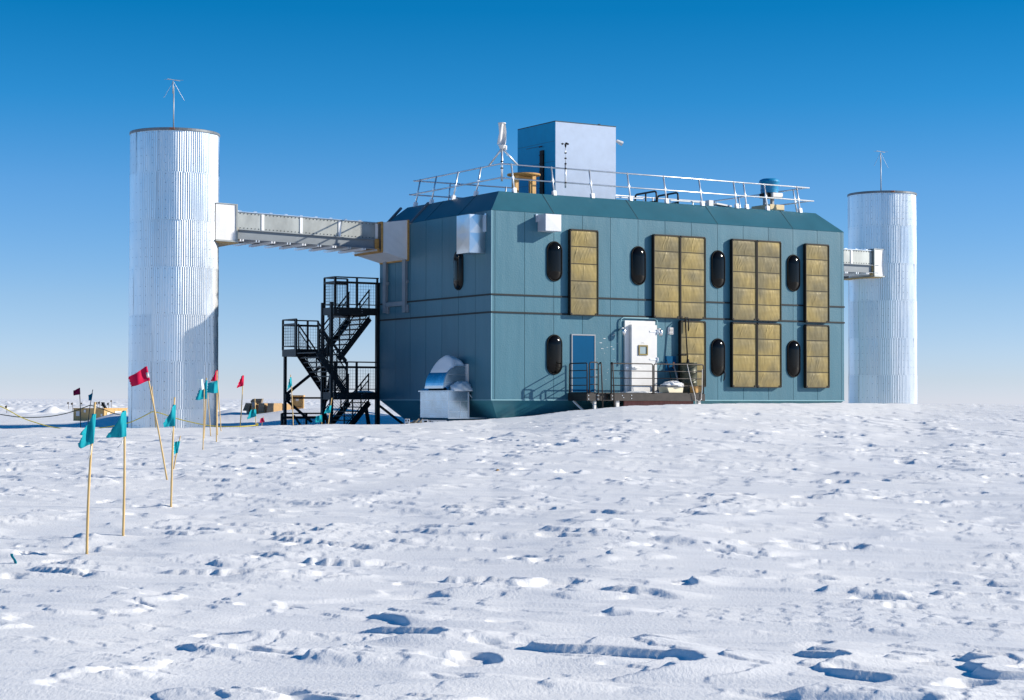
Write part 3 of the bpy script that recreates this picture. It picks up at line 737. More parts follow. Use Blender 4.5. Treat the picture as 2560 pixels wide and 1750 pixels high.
tub = thing('storage_tub', 'cream tub on the platform with a snow heap bulging over its rim', 'tub', ((xa+xb)/2, -.75, DZ))
tb.build('body', CREAM, tub, bevel=.01)
rm = MB(); rm.box(xa-.035, xb+.015, -1.015, -.485, DZ+.185, DZ+.205); rm.build('rim', GREYF, tub)
single(lump('x', ((xa+xb)/2+.03, -.75, DZ+.20), (.40, .33, .16), seed=4), 'snow_heap', SNOW, 'snow heap on the cream tub at the platform edge', 'snow', ((xa+xb)/2, -.75, DZ+.2), smooth=True)
sw = MB(); sw.add(lump('x', (5.1, -.6, DZ), (.75, .35, .05), seed=1).v, lump('x', (5.1, -.6, DZ), (.75, .35, .05), seed=1).f)
single(sw, 'snow_patch', SNOW, 'thin drift of snow on the platform deck before the white door', 'snow', (5.1, -.6, DZ), smooth=True)
shv = thing('shovel', 'snow shovel with brown handle leaning on the wall right of the white door', 'shovel', (6.72, -.3, DZ))
MB().tube([(6.70, -.42, DZ+.25), (6.72, -.12, DZ+.92)], .022, 10).build('shaft', GREYF, shv, smooth=True)
MB().tube([(6.715, -.14, DZ+.78), (6.72, -.10, DZ+.98)], .03, 10).build('grip', RUST, shv, smooth=True)
bl = MB(); bl.grid(lambda i, j: (6.58+.25*i, -.50+.06*j+.04*math.cos(math.pi*(i-.5)), DZ+.01+.32*j), 8, 6); bl.build('blade', GREYF, shv, smooth=True)
rod = MB(); rod.tube([(6.44, -.55, DZ), (6.47, -.10, DZ+1.0), (6.45, -.10, DZ+1.06), (6.42, -.12, DZ+1.05)], .012, 8)
single(rod, 'ice_rod', RUBBER, 'thin black hooked rod leaning beside the shovel', 'rod', (6.45, -.4, DZ), smooth=True)
rp = MB(); rp.tube([(6.53, PV-.03, 2.88), (6.66, PV-.06, 2.35), (6.80, PV-.08, 1.9), (6.86, PV-.06, 1.55)], .010, 6); rp.tube([(7.12, PV-.04, 2.74), (7.10, PV-.05, 2.1), (7.06, PV-.06, 1.80), (6.98, PV-.07, 1.72), (6.84, PV-.06, 1.78)], .009, 6)
single(rp, 'rope', WROPE, 'pale rope hanging down over the platform railing', 'rope', (6.8, PV, 1.6), smooth=True)

# ---------------------------------------------------------------- roof railing and roof things
rr_ = thing('roof_railing', 'silver tube guard railing around the flat roof', 'railing', (L/2, DW/2, ZR))
it, im = .87, .765
zt_r, zm_r = 9.035, 8.58
for ins, z in ((it, zt_r), (im, zm_r)):
    for a, b in (((ins, ins), (L-ins+.10, ins)), ((L-ins, ins), (L-ins, DW-ins)), ((L-ins, DW-ins), (ins-.08, DW-ins)), ((ins, DW-ins), (ins, ins))):
        MB().tube([(a[0], a[1], z), (b[0], b[1], z)], .023, 8).build('rail', STEEL, rr_, smooth=True)
FP = [1.232, 2.7, 4.137, 5.61, 7.046, 8.492, 9.933, 10.355, 11.241, 12.664]
def post(b, t):
    b = Vector(b); t = Vector(t); t = b + (t-b)*1.03
    p = MB().tube([b, t], .026, 8).build('post', STEEL, rr_, smooth=True)
    s = MB(); d = (t-b).normalized(); s.bar(b-d*.03, b+d*.13, .11, .11); s.build('socket', RAILW, p)
    k = MB(); mpt = b.lerp(t, .5); k.box(mpt.x-.035, mpt.x+.035, mpt.y-.035, mpt.y+.035, mpt.z-.035, mpt.z+.035); k.build('clamp', STEEL, p)
for u in FP: post((u, CH+.01, ZR), (u, it, zt_r))
for v in (2.09, 3.51, 4.92, 6.0): post((CH+.01, v, ZR), (it, v, zt_r))
for v in (1.6, 3.1, 4.6, 6.0): post((L-CH-.01, v, ZR), (L-it, v, zt_r))
for u in (2.2, 4.4, 6.6, 8.8, 10.6, 12.4): post((u, DW-CH-.01, ZR), (u, DW-it, zt_r))
# wind turbine
wt = thing('wind_turbine', 'small white helical wind turbine on a braced pole at the roof corner', 'wind turbine', (.93, .93, zm_r-.05))
def zAt(y, uv=(.93, .93)):   # height of image row y at that plan position
    P = b2w((uv[0], uv[1], 0)); return CAMH + (1004.8-y)/FPX*P.y
MB().tube([(.93, .93, zm_r-.08), (.93, .93, zAt(367))], .035, 10).build('pole', STEEL, wt, smooth=True)
kz = MB()
for yy in (402, 419): kz.tube([(.93, .93, zAt(yy)-.02), (.93, .93, zAt(yy)+.02)], .045, 10)
kz.build('band', RUBBER, wt)
MB().tube([(.93, .95, zAt(370)), (.87, 1.62, zt_r)], .03, 8).build('strut', STEEL, wt, smooth=True)
MB().tube([(.95, .93, zAt(370)), (1.46, .87, zt_r)], .03, 8).build('strut', STEEL, wt, smooth=True)
zb_, zt_ = zAt(360), zAt(307)
hb = MB(); hb.lathe((.93, .93, zb_-.10), [(.04, -.03), (.09, 0), (.09, .05), (.12, .07), (.12, .09), (.05, .10)], 16); hb.box(1.0, 1.07, .86, .95, zb_-.16, zb_-.02); hb.build('hub', WHITE, wt, smooth=True)
for k in range(3):
    bm_ = MB(); ph_ = k*2*math.pi/3 + .6
    def fn(i, j, ph_=ph_):
        a = ph_ + 1.4*j; t = math.pi*.95*i; rr2 = (.125 + .03*(1-j))
        lx, ly = rr2*.5*(1-math.cos(t)), rr2*.42*math.sin(t)
        return (.93 + lx*math.cos(a)-ly*math.sin(a), .93 + lx*math.sin(a)+ly*math.cos(a), zb_ + (zt_-zb_)*j)
    bm_.grid(fn, 10, 14).build('blade', WHITE, wt, smooth=True)
MB().lathe((.93, .93, zt_), [(.03, -.01), (.125, 0), (.125, .025), (.05, .04)], 20).build('end_disc', WHITE, wt, smooth=True)
# table
tx, tv = onv(1309.5, 470, 1.35)[0], 1.35
ttz = CAMH + (1004.8-434)/FPX*b2w((tx, tv, 0)).y
tb_ = thing('round_table', 'round wooden table on the roof behind the railing near the turbine', 'table', (tx, tv, ZR))
MB().lathe((tx, tv, ttz-.05), [(.40, -.03), (.52, 0), (.53, .03), (.52, .05)], 28).build('tabletop', TIMBER, tb_)
for k in range(4):
    a = k*math.pi/2 + .35; x_, y_ = tx+.38*math.cos(a), tv+.38*math.sin(a)
    MB().box(x_-.065, x_+.065, y_-.05, y_+.05, ZR, ttz-.08).build('leg', PINE, tb_)
ap = MB(); ap.bar((tx-.38*math.cos(.35), tv-.38*math.sin(.35), ttz-.11), (tx+.38*math.cos(.35), tv+.38*math.sin(.35), ttz-.11), .05, .09); ap.build('apron', PINE, tb_)
# anemometer
au = onv(1412.5, 450, im)[0]
an = thing('anemometer', 'thin anemometer mast with black cups clamped to the front roof railing', 'anemometer', (au, im, 8.3))
z1 = onv(1412, 362, im)[1]
MB().tube([(au, im-.03, onv(1412, 470, im)[1]), (au, im-.03, z1-.6)], .028, 8).build('mast', STEEL, an, smooth=True)
MB().tube([(au, im-.03, z1-.6), (au, im-.03, z1)], .012, 8).build('rod', STEEL, an, smooth=True)
kk = MB()
for zz in (z1-.45, z1-.28, z1-.62, 9.0, 8.55): kk.tube([(au, im-.03, zz), (au, im-.03, zz+.04)], .036, 8)
kk.build('band', RUBBER, an)
cp = MB(); cp.lathe((au, im-.03, z1-.02), [(.01, -.08), (.035, 0), (.03, .03)], 10)
for k in range(3):
    a = k*2*math.pi/3+.2; c = Vector((au+.10*math.cos(a), im-.03+.10*math.sin(a), z1+.03)); cp.tube([(au, im-.03, z1+.02), c], .008, 6); cp.lathe(c-Vector((0, 0, .03)), [(.01, 0), (.04, .02), (.04, .045), (.01, .06)], 10)
cp.build('cups', RUBBER, an, smooth=True)
# hatch guard rails (black)
gv = 3.0
gr = thing('hatch_guard', 'black tube guard rails around a roof hatch', 'guard rail', (8.6, gv, ZR))
for (xa_, xb_, yt, yb_) in ((1588, 1641, 481, 505), (1643, 1695, 484.5, 508)):
    A = V(xa_, yt+6, gv); Bq = V(xb_, yt, gv)
    def loop(A, Bq):
        mb = MB(); Bv = Vector((A.x+ (Bq.x-A.x)*.35, gv-1.0, A.z))
        return mb
    pA = Vector((A.x, gv, 0)); ztop = A.z
    uR = onv(xb_, yt, gv-1.3)[0]
    P0, P1 = Vector((A.x, gv, 0)), Vector((uR, gv-1.3, 0)); dd = (P1-P0).normalized()
    mb = MB(); mb.tube([P0+Vector((0,0,ZR)), P0+Vector((0,0,ztop-.10)), P0+dd*.03+Vector((0,0,ztop-.03)), P0+dd*.10+Vector((0,0,ztop)), P1-dd*.10+Vector((0,0,ztop)), P1-dd*.03+Vector((0,0,ztop-.03)), P1+Vector((0,0,ztop-.10)), P1+Vector((0,0,ZR))], .033, 8)
    Pm = (P0+P1)/2; mb.tube([Pm+Vector((0,0,ZR)), Pm+Vector((0,0,ztop))], .028, 8); mb.tube([P0+Vector((0,0,ztop-.33)), P1+Vector((0,0,ztop-.33))], .026, 8)
    mb.build('guard_loop', BLACK, gr, smooth=True)
# low white roof pipes
for (xa_, ya, xb_, yb_, v) in ((1539, 493, 1608, 497, 1.6), (1676, 501, 1770, 507, 1.6)):
    A, Bq = V(xa_, ya, v), V(xb_, yb_, v)
    single(MB().tube([(A.x, v, ZR), A, Bq, (Bq.x, v, ZR)], .022, 8), 'roof_pipe', RAILW, 'low white pipe rail on the roof by the pale penthouse' if v == 1.6 and ya == 493 else 'low white pipe rail on the roof beside the black hatch guard', 'pipe', ((A.x+Bq.x)/2, v, ZR))
cmb = MB(); A = V(1768, 512, 1.0); cmb.box(A.x, A.x+.18, .9, 1.1, ZR, ZR+.22); cmb.tube([(A.x-.02, 1.0, ZR+.13), (A.x+.0, 1.0, ZR+.13)], .08, 12)
A2, B2_ = V(1785, 517, 1.0), V(1823, 520, 1.0); cmb.bar((A2.x, 1.0, ZR+.12), (B2_.x, 1.0, ZR+.06), .3, .05)
single(cmb, 'roof_instrument', WHITE, 'small white instrument with flat arm lying at the roof edge mid-way along the railing', 'instrument', (A.x, 1.0, ZR))
# blue canister on cabinet
cv = 1.7
c0 = onv(1923.5, 480, cv)[0]; czb = onv(1923, 483, cv)[1]; czt = onv(1923, 449, cv)[1]
cab = thing('telescope_canister', 'blue cylindrical canister on a white head and grey legs above the beige roof cabinet', 'instrument', (c0, cv, ZR))
MB().lathe((c0, cv, czb), [(.30, 0), (.30, .02), (.30, czt-czb-.14), (.34, czt-czb-.12), (.345, czt-czb-.08), (.33, czt-czb-.02), (.24, czt-czb+.02)], 28).build('canister', CYBLUE, cab, smooth=True)
bnd = MB(); bnd.lathe((c0, cv, czb+.08), [(.302, 0), (.31, .01), (.31, .03), (.302, .04)], 28); bnd.lathe((c0, cv, czt-.10), [(.346, 0), (.355, .01), (.355, .03), (.346, .04)], 28); bnd.build('band', CYBLUE, cab)
MB().box(c0-.10, c0+.36, cv-.3, cv+.25, czb-.17, czb).build('head', WHITE, cab, bevel=.03)
MB().box(c0-.28, c0-.10, cv-.2, cv+.2, czb-.17, czb-.02).build('motor', RUBBER, cab)
for x_ in (c0-.2, c0+.12): MB().box(x_-.04, x_+.04, cv-.06, cv+.06, ZR+.3, czb-.17).build('leg', GREYF, cab)
u1, u2 = onv(1925, 520, 1.2)[0], onv(1961, 520, 1.2)[0]
ctop = onv(1925, 510, 1.2)[1]
cbt = MB().box(u1, u2, 1.2, 2.2, ZR, ctop)
cbo = single(cbt, 'roof_cabinet', BEIGE, 'beige box cabinet on the roof under the blue canister', 'cabinet', ((u1+u2)/2, 1.7, ZR), bevel=.012)

# ---------------------------------------------------------------- towers
TR = 1.36; TV = 6.15; TUL, TUR = -7.68, 21.46
def corrugated(seed, TR):
    R = random.Random(seed); mb = MB()
    NS, WV, SG = 10, 12, 6
    zs = [.3, 1.45, 2.88, 4.31, 5.74, 7.17, 8.60, 9.86]
    for row in range(7):
        off = R.uniform(0, 1)
        for s in range(NS):
            mb.mi = 1 if R.random() < .35 else 0
            r_off, tilt, bow = R.uniform(-.004, .004), R.uniform(-.007, .007), R.uniform(-.006, .006)
            lean = R.uniform(-.012, .012)
            n_ = WV*SG
            z0, z1 = zs[row], zs[row+1] + .02
            vs, fs = [], []
            for j in range(4):
                f = j/3
                for k in range(n_+2):
                    a = 2*math.pi*((s*WV*SG+k)/(NS*WV*SG)) + 2*math.pi*row*.5/(NS*WV) + off*0
                    rr2 = TR + .0085*math.cos(2*math.pi*k/SG) + r_off + tilt*(f-.5) + bow*math.sin(math.pi*f) + lean*(k/n_-.5) + .003*math.sin(k*.21+seed+row+f*2) + (.004 if row % 2 else 0)
                    vs.append((rr2*math.cos(a), rr2*math.sin(a), z0+(z1-z0)*f))
            for j in range(3):
                for k in range(n_+1): fs.append((j*(n_+2)+k, j*(n_+2)+k+1, (j+1)*(n_+2)+k+1, (j+1)*(n_+2)+k))
            mb.add(vs, fs)
            # screws
            mb.mi = 2
            for zz in np.linspace(z0+.05, z1-.07, 6):
                for k in range(1, WV, 3):
                    if R.random() < .75:
                        a = 2*math.pi*((s*WV+k)/(NS*WV)); p = Vector((math.cos(a), math.sin(a), 0))*(TR+.016) + Vector((0, 0, float(zz)))
                        tg = Vector((-math.sin(a), math.cos(a), 0)); h_ = .009
                        nn = Vector((math.cos(a), math.sin(a), 0))*.006
                        mb.add([p-tg*h_+nn-Vector((0,0,h_)), p+tg*h_+nn-Vector((0,0,h_)), p+tg*h_+nn+Vector((0,0,h_)), p-tg*h_+nn+Vector((0,0,h_))], [(0,1,2,3)])
    return mb
def tower(u, label, seed, rad=1.345, z=.3):
    t = thing('silo_tower', label, 'tower', (u, TV, z), group='corrugated metal towers flanking the building')
    BASE[t.name] = (0, 0, .3)
    corrugated(seed, rad).build('shell', [TOWERM, TOWERL, SCREW], t, smooth=True)
    lp_ = MB(); lp_.lathe((0, 0, 9.86), [(rad-.06, 0), (rad+.025, 0), (rad+.03, .01), (rad+.03, .075), (rad+.02, .085), (rad-.06, .085), (.0, .12)], 64); rim = lp_.build('lid', LIP, t)
    rp_ = MB()
    a = -2.05; q_ = rad+.032
    for k in range(5):
        aa = a + PHI*0 + k*.02; rp_.box(q_*math.cos(aa)-.02, q_*math.cos(aa)+.02, q_*math.sin(aa)-.02, q_*math.sin(aa)+.02, 9.875, 9.94)
    rp_.build('rust_patch', RUST, rim)
    return t
tl = tower(TUL, 'tall corrugated silver tower beside the black stair, joined by the long grey bridge', 3)
tr = tower(TUR, 'corrugated silver tower behind the right end of the teal building, the farther one', 8, 1.30, .15)
def antenna(u, label, zz=9.95):
    a = thing('antenna_mast', label, 'antenna', (u-.05, TV, zz), group='antenna masts on the tower tops')
    BASE[a.name] = (0, 0, 9.95)
    MB().tube([(0, 0, 9.93), (0, 0, 11.40)], .02, 8).build('pole', ANTM, a, smooth=True)
    MB().tube([(0, 0, 9.95), (0, 0, 10.06)], .045, 8).build('foot', RUBBER, a)
    MB().tube([(-.03, -.01, 11.18), (-.03, -.01, 11.56)], .015, 8).build('upper_tube', ANTM, a, smooth=True)
    p = MB(); p.tube([(-.2, .02, 11.62), (.2, -.02, 11.58)], .011, 6); p.tube([(-.27, .10, 11.61), (.27, -.10, 11.60)], .005, 6); p.build('crossbar', ANTM, a)
    MB().tube([(-.02, 0, 11.54), (-.30, .06, 11.03)], .0055, 6).build('radial_rod', ANTM, a)
    MB().tube([(.0, 0, 11.54), (.33, -.05, 10.98)], .0055, 6).build('radial_rod', ANTM, a)
antenna(TUL, 'thin antenna mast with crossbar and drooping rods on the left, nearer tower')
antenna(TUR, 'thin antenna mast with drooping rods on the right, farther tower', 9.80)

# ---------------------------------------------------------------- bridges
def bridge(side, label):
    """built along +s from the wall out to the tower; side -1 = left of the building, +1 = right"""
    wall = 0.0 if side < 0 else L
    slope = .021 if side < 0 else 0.
    def P(s, v, z): return (wall + side*s, v, z + slope*(s-.9))
    o = thing('cable_bridge', label, 'bridge', P(3.3, TV, 6.5), group='enclosed bridges from building to towers')
    va, vb = (5.45, 6.85) if side < 0 else (5.23, 7.0)
    def hexa(mb, s0, s1, v0, v1, z0, z1):
        mb.add([P(s0,v0,z0),P(s1,v0,z0),P(s1,v1,z0),P(s0,v1,z0),P(s0,v0,z1),P(s1,v0,z1),P(s1,v1,z1),P(s0,v1,z1)],
               [(0,3,2,1),(4,5,6,7),(0,1,5,4),(1,2,6,5),(2,3,7,6),(3,0,4,7)])
    e1 = 6.35
    w_ = MB(); hexa(w_, .2, e1, va, vb, 6.93, 7.46); bod = w_.build('casing', GALV, o)
    cp_ = MB(); hexa(cp_, .2, e1, va-.03, vb+.03, 7.462, 7.485)
    for i in range(9):
        s = 1.6 + i*.52; hexa(cp_, s, s+.10, va-.02, va+.10, 7.486, 7.515)
    cp_.build('top_sheet', ALU, o)
    sp = MB()
    for s in (1.0, 2.33, 3.68, 5.0): hexa(sp, s, s+.09, va-.022, va-.001, 6.94, 7.44)
    each(sp, 'splice_plate', RAILW, o)
    rv = MB()
    for i in range(42):
        s = 1.05 + i*.125
        for z in (6.975, 7.42): hexa(rv, s-.012, s+.012, va-.012, va-.001, z-.012, z+.012)
    rv.build('bolt', RUBBER, bod)
    gd = MB()
    for v0 in (va-.02, vb-.10):
        hexa(gd, .3, e1, v0+.03, v0+.06, 6.64, 6.905); hexa(gd, .3, e1, v0-.06, v0+.12, 6.905, 6.925); hexa(gd, .3, e1, v0-.06, v0+.12, 6.62, 6.64)
    hexa(gd, .3, e1, va+.15, vb-.15, 6.66, 6.69)
    gd.build('girder', GIRD, o)
    for i in range(10):
        s = .95 + i*.53; rb = MB()
        hexa(rb, s, s+.035, va-.10, vb+.25, 6.555, 6.615); hexa(rb, s+.09, s+.125, va-.10, vb+.25, 6.555, 6.615)
        for k in range(12):
            v0 = va + k*.13; hexa(rb, s-.012, s-.001, v0, v0+.03, 6.565, 6.60)
        rb.build('channel', RAILW if i % 2 else STEEL, o)
    # cover at the building end, flaring towards the wall
    c = MB(); e0 = .97; A0, A1 = 5.17, 7.05; zt0, zb0 = 7.47, 6.52; zt1, zb1 = 7.62, 6.32
    ring0 = [P(e0, A0, zb0), P(e0, A1, zb0), P(e0, A1, zt0), P(e0, A0, zt0)]
    ring1 = [P(.012, A0+.03, zb1), P(.012, A1+.08, zb1), P(.012, A1+.08, zt1), P(.012, A0+.03, zt1)]
    for i in range(4):
        a, b, d, e_ = ring0[i], ring0[(i+1) % 4], ring1[(i+1) % 4], ring1[i]
        def fn(p, q, a=a, b=b, d=d, e_=e_, i=i):
            A = Vector(a).lerp(Vector(b), p); Bq = Vector(e_).lerp(Vector(d), p); X = A.lerp(Bq, q)
            nrm = (Vector(b)-Vector(a)).cross(Vector(e_)-Vector(a)).normalized()
            edge = math.sin(math.pi*p)*math.sin(math.pi*q)
            return X + nrm*(-.035*edge + .006*edge*math.sin(9*p+7*q) + .004*math.sin(25*p-13*q)*edge)
        c.grid(fn, 16, 16)
    c.build('cover', FABRIC, o, smooth=True)
    fr = MB()
    def fbar(p, q, w1=.06, w2=.05): fr.bar(p, q, w1, w2)
    fbar(P(e0+.02, A0, zb0), P(e0+.02, A0, zt0+.02)); fbar(P(e0+.02, A1, zb0), P(e0+.02, A1, zt0+.02)); fbar(P(e0+.02, A0, zb0), P(e0+.02, A1, zb0)); fbar(P(e0+.02, A0, zt0), P(e0+.02, A1, zt0))
    fbar(P(.03, A0, zb1), P(.03, A0, zt1)); fbar(P(.03, A0, zb1-.01), P(.03, A1+.06, zb1-.01)); fbar(P(e0+.08, A0+.1, zb0+.06), P(e0+.08, A1-.1, zb0+.06), .05, .12)
    fbar(P(e0+.09, A0+.22, zb0+.1), P(e0+.09, A0+.22, 6.95), .05, .14)
    fr.build('timber_frame', TIMBER, o)
    # cover at the tower end
    t0, t1 = (6.08, 6.75) if side < 0 else (6.16, 6.80); cz0, cz1 = (6.535, 7.63) if side < 0 else (6.53, 7.52)
    k = MB(); cv0 = 5.14 if side < 0 else 5.16
    for i, (a, b, d, e_) in enumerate(((P(t0,cv0,cz0), P(t1,cv0,cz0), P(t1,cv0,cz1), P(t0,cv0,cz1)), (P(t0,cv0,cz1), P(t1,cv0,cz1), P(t1,7.1,cz1), P(t0,7.1,cz1)),
                                      (P(t0,7.1,cz0), P(t1,7.1,cz0), P(t1,7.1,cz1), P(t0,7.1,cz1)))):
        def fn(p, q, a=a, b=b, d=d, e_=e_):
            A = Vector(a).lerp(Vector(b), p); Bq = Vector(e_).lerp(Vector(d), p); X = A.lerp(Bq, q)
            nrm = (Vector(b)-Vector(a)).cross(Vector(e_)-Vector(a)).normalized(); edge = math.sin(math.pi*p)*math.sin(math.pi*q)
            return X + nrm*(-.02*edge + .005*math.sin(8*p+6*q)*edge)
        k.grid(fn, 12, 14)
    hexa(k, t0, t0+.01, cv0+.02, 7.08, 7.46, cz1-.01)
    k.build('cover', FABRIC, o, smooth=True)
    ee = MB(); hexa(ee, t0-.05, t0, cv0-.03, cv0+.05, cz0-.04, cz1+.03); hexa(ee, t0-.05, t1, cv0-.04, 7.12, cz0-.05, cz0-.005); hexa(ee, t0-.05, t1, cv0-.025, 7.1, cz1+.005, cz1+.03)
    ee.build('edge_channel', GALV, o)
    py_ = MB(); hexa(py_, t0-.12, t1+.1, 5.2, 7.0, cz0-.08, cz0-.052); hexa(py_, t0-.09, t0-.04, cv0+.03, cv0+.18, cz0, 6.95); py_.build('timber_frame', PLY, o)
bridge(-1, 'enclosed grey metal bridge with white fabric covers joining the left tower to the building')
bridge(1, 'short visible stretch of grey enclosed bridge with white cover at the right, farther tower')

# ---------------------------------------------------------------- outside stair
stair = thing('stair_tower', 'black steel zigzag outdoor stair with mesh railings at the far left corner of the building', 'stairs', (-1.5, 8.0, .9))
def SP(x, y, v): return V(660 + x*.2707, 660 + y*.2707, v)
VN, VF = 7.32, 8.1
def strg(x0_, y0_, x1_, y1_, v, wdt=.26):
    return MB().bar(SP(x0_, y0_, v), SP(x1_, y1_, v), .05, wdt).build('stringer', BLACK, stair)
VA = 8.1; VB = 9.6
Cn = (700, 870, 985, 480); Cf = (575, 770, 800, 470)
def flight(x0_, y0_, x1_, y1_, va, vb, n):
    a, b = SP(x0_, y0_, va), SP(x1_, y1_, va)
    for v in (va, vb): MB().bar((a.x, v, a.z), (b.x, v, b.z), .045, .19).build('stringer', BLACK, stair)
    t = MB(); d = (b-a)
    for i in range(n):
        p = a + d*((i+.6)/n); t.box(p.x-.12, p.x+.12, va+.03, vb-.03, p.z+.04, p.z+.075)
    t.build('treads', BLACK, stair)
    # handrails both sides with posts and mesh
    for v in (va, vb):
        hr = MB(); up = Vector((0, 0, .98)); n0 = Vector((a.x, v, a.z)); n1 = Vector((b.x, v, b.z))
        hr.bar(n0+up, n1+up, .04, .04); hr.bar(n0+up*.80, n1+up*.80, .03, .03); hr.bar(n0+up*.22, n1+up*.22, .025, .025)
        for f_ in (.02, .35, .68, .98): q_ = n0.lerp(n1, f_); hr.bar(q_, q_+up, .036, .036)
        ho = hr.build('handrail', BLACK, stair)
        ms = MB(); ln = (n1-n0).length
        k = int(ln/.075)
        for i in range(-4, k+1):   # diamond mesh
            for sgn in (1, -1):
                f0 = i/k; f1 = f0 + sgn*.56/ln*.75
                pts = []
                A = (f0, .22); Bq = (f1, .80)
                def cl(A, Bq):
                    (fa, ha), (fb, hb_) = A, Bq
                    lo_, hi_ = 0., 1.
                    if abs(fb-fa) > 1e-6:
                        for lim, sg in ((0, 1), (1, -1)):
                            tt_ = (lim-fa)/(fb-fa)
                            if (fb-fa)*sg > 0: lo_ = max(lo_, tt_)
                            else: hi_ = min(hi_, tt_)
                    return lo_, hi_
                lo_, hi_ = cl(A, Bq)
                if hi_-lo_ < .05: continue
                q0 = n0.lerp(n1, A[0]+(Bq[0]-A[0])*lo_) + up*(A[1]+(Bq[1]-A[1])*lo_); q1 = n0.lerp(n1, A[0]+(Bq[0]-A[0])*hi_) + up*(A[1]+(Bq[1]-A[1])*hi_)
                ms.bar(q0, q1, .0055, .0055)
        if ms.v: ms.build('mesh_panel', BLACK, ho)
flight(690, 880, 975, 505, VA, VB, 8)      # upper flight
flight(640, 1560, 975, 1275, VA, VB, 7) if False else flight(735, 1570, 970, 1280, VA, VB, 7)   # lowest flight
flight(765, 1210, 500, 815, VN, VF+.75, 9)    # middle flight (rises to the left)
def gridmesh(p, q, z0, z1, sx=.09):
    ms = MB(); p = Vector(p); q = Vector(q); n = max(2, int((q-p).length/sx))
    for i in range(n+1):
        x = p.lerp(q, i/n); ms.bar((x.x, x.y, z0), (x.x, x.y, z1), .006, .006)
    m_ = max(2, int((z1-z0)/sx))
    for j in range(m_+1):
        z = z0+(z1-z0)*j/m_; ms.bar((p.x, p.y, z), (q.x, q.y, z), .006, .006)
    return ms
def railing(p, q, z, posts, zt=1.02):
    """p,q (u,v) ; z deck level"""
    p = Vector((*p, 0)); q = Vector((*q, 0)); mb = MB(); d = q-p
    for h_, w_ in ((zt, .042), (zt-.17, .07), (.12, .025)): mb.bar(p+Vector((0,0,z+h_)), q+Vector((0,0,z+h_)), .05, w_)
    for f_ in posts: x = p+d*f_; mb.bar(x+Vector((0,0,z)), x+Vector((0,0,z+zt)), .058, .058)
    o = mb.build('railing', BLACK, stair)
    gridmesh(p, q, z+.14, z+zt-.19).build('mesh_panel', BLACK, o)
zTop = SP(800, 408, VN).z; zLow = SP(800, 1190, VN).z; zLef = SP(240, 790, 9.0).z
uL = SP(655, 430, VN).x
for z in (zTop, zLow):
    dk = MB(); dk.box(uL, .02, VN+.05, VF, z-.05, z); dk.box(uL, .02, VN-.02, VN+.05, z-.22, z+.02); dk.box(uL, .02, VF, VF+.07, z-.22, z+.02); dk.box(uL-.04, uL, VN-.02, VF+.07, z-.22, z+.02)
    dk.box(-.75, .02, VF+.07, VB, z-.22, z)
    dk.build('landing', BLACK, stair)
    railing((uL, VN), (.02, VN), z, (.01, .5, .97)); railing((uL, VF), (-.75, VF), z, (.0, 1)); railing((uL, VN), (uL, VF), z, (0, 1))
    bo = MB()
    for x_ in (.06, .62):
        for dz in (.06, .14): p = Vector((uL*(1-x_), VN-.03, z-dz)); bo.box(p.x-.012, p.x+.012, p.y-.005, p.y+.01, p.z-.012, p.z+.012)
    bo.build('bolt', GREYF, stair)
# left landing
u2 = SP(305, 790, 8.85).x
lk = MB(); va2, vb2 = 8.85, 9.9
lk.box(u2, -.95, va2, vb2, zLef-.05, zLef); lk.box(u2-.06, u2, va2-.02, vb2, zLef-.22, zLef+.02); lk.box(u2, -.95, va2-.05, va2, zLef-.22, zLef+.02); lk.box(u2, -.95, vb2, vb2+.06, zLef-.22, zLef+.02)
lk.build('landing', BLACK, stair)
railing((u2-.03, va2), (u2-.03, vb2), zLef, (0, 1)); railing((u2-.03, vb2), (-.95, vb2), zLef, (0, .35, .7, 1))
# posts
def pst(x, y0_, y1_, v, w_=.12):
    a, b = SP(x, y0_, v), SP(x, y1_, v); return MB().bar((b.x, v, a.z), (b.x, v, min(b.z, .7)), w_, w_).build('post', BLACK, stair)
pst(193, 790, 1480, vb2, .09); pst(538, 358, 1495, VF+.1, .095); pst(620, 350, 1255, VN, .095); pst(1047, 172, 1490, VN, .13)
kn = SP(690, 1300, VN)
def brc(x0_, y0_, x1_, y1_, v, w_=.09): return MB().bar(SP(x0_, y0_, v), SP(x1_, y1_, v), .06, w_).build('brace', BLACK, stair)
brc(205, 1205, 520, 950, vb2-.06); brc(210, 1260, 440, 1460, vb2-.06, .08); brc(250, 1237, 530, 1237, vb2-.1, .06); brc(940, 1320, 968, 1490, VF, .12); brc(1055, 1300, 1285, 1480, VN+.2, .07)
brc(620, 1010, 540, 1400, VF, .09); brc(560, 640, 615, 735, VN, .09); brc(640, 740, 760, 895, VN, .07); brc(275, 1400, 345, 1500, vb2-.3, .06); brc(545, 1330, 600, 1500, VF, .09)
gp = MB(); a, b = SP(200, 1200, vb2-.12), SP(245, 1265, vb2-.12); gp.box(a.x, b.x, vb2-.14, vb2-.10, b.z, a.z); gp.build('gusset_plate', BLACK, stair)
lr = MB(); a, b = SP(165, 1380, vb2), SP(520, 1380, vb2)
for dz in (0, -.14): lr.bar((a.x, vb2, a.z+dz), (b.x, vb2, a.z+dz), .05, .05 if dz == 0 else .09)
for f_ in (0, .63): x_ = a.x+(b.x-a.x)*f_; lr.bar((x_, vb2, a.z), (x_, vb2, a.z-.45), .07, .07)
lro = lr.build('railing', BLACK, stair); gridmesh((a.x, vb2, 0), (b.x, vb2, 0), a.z-.40, a.z-.2).build('mesh_panel', BLACK, lro)
zz = SP(1000, 1180, VN).z
single(lump('x', (-.35, 7.7, zLow), (.40, .3, .07), seed=3), 'snow_patch', SNOW, 'snow drift on the lower landing of the black stair', 'snow', (-.35, 7.7, zLow), smooth=True)

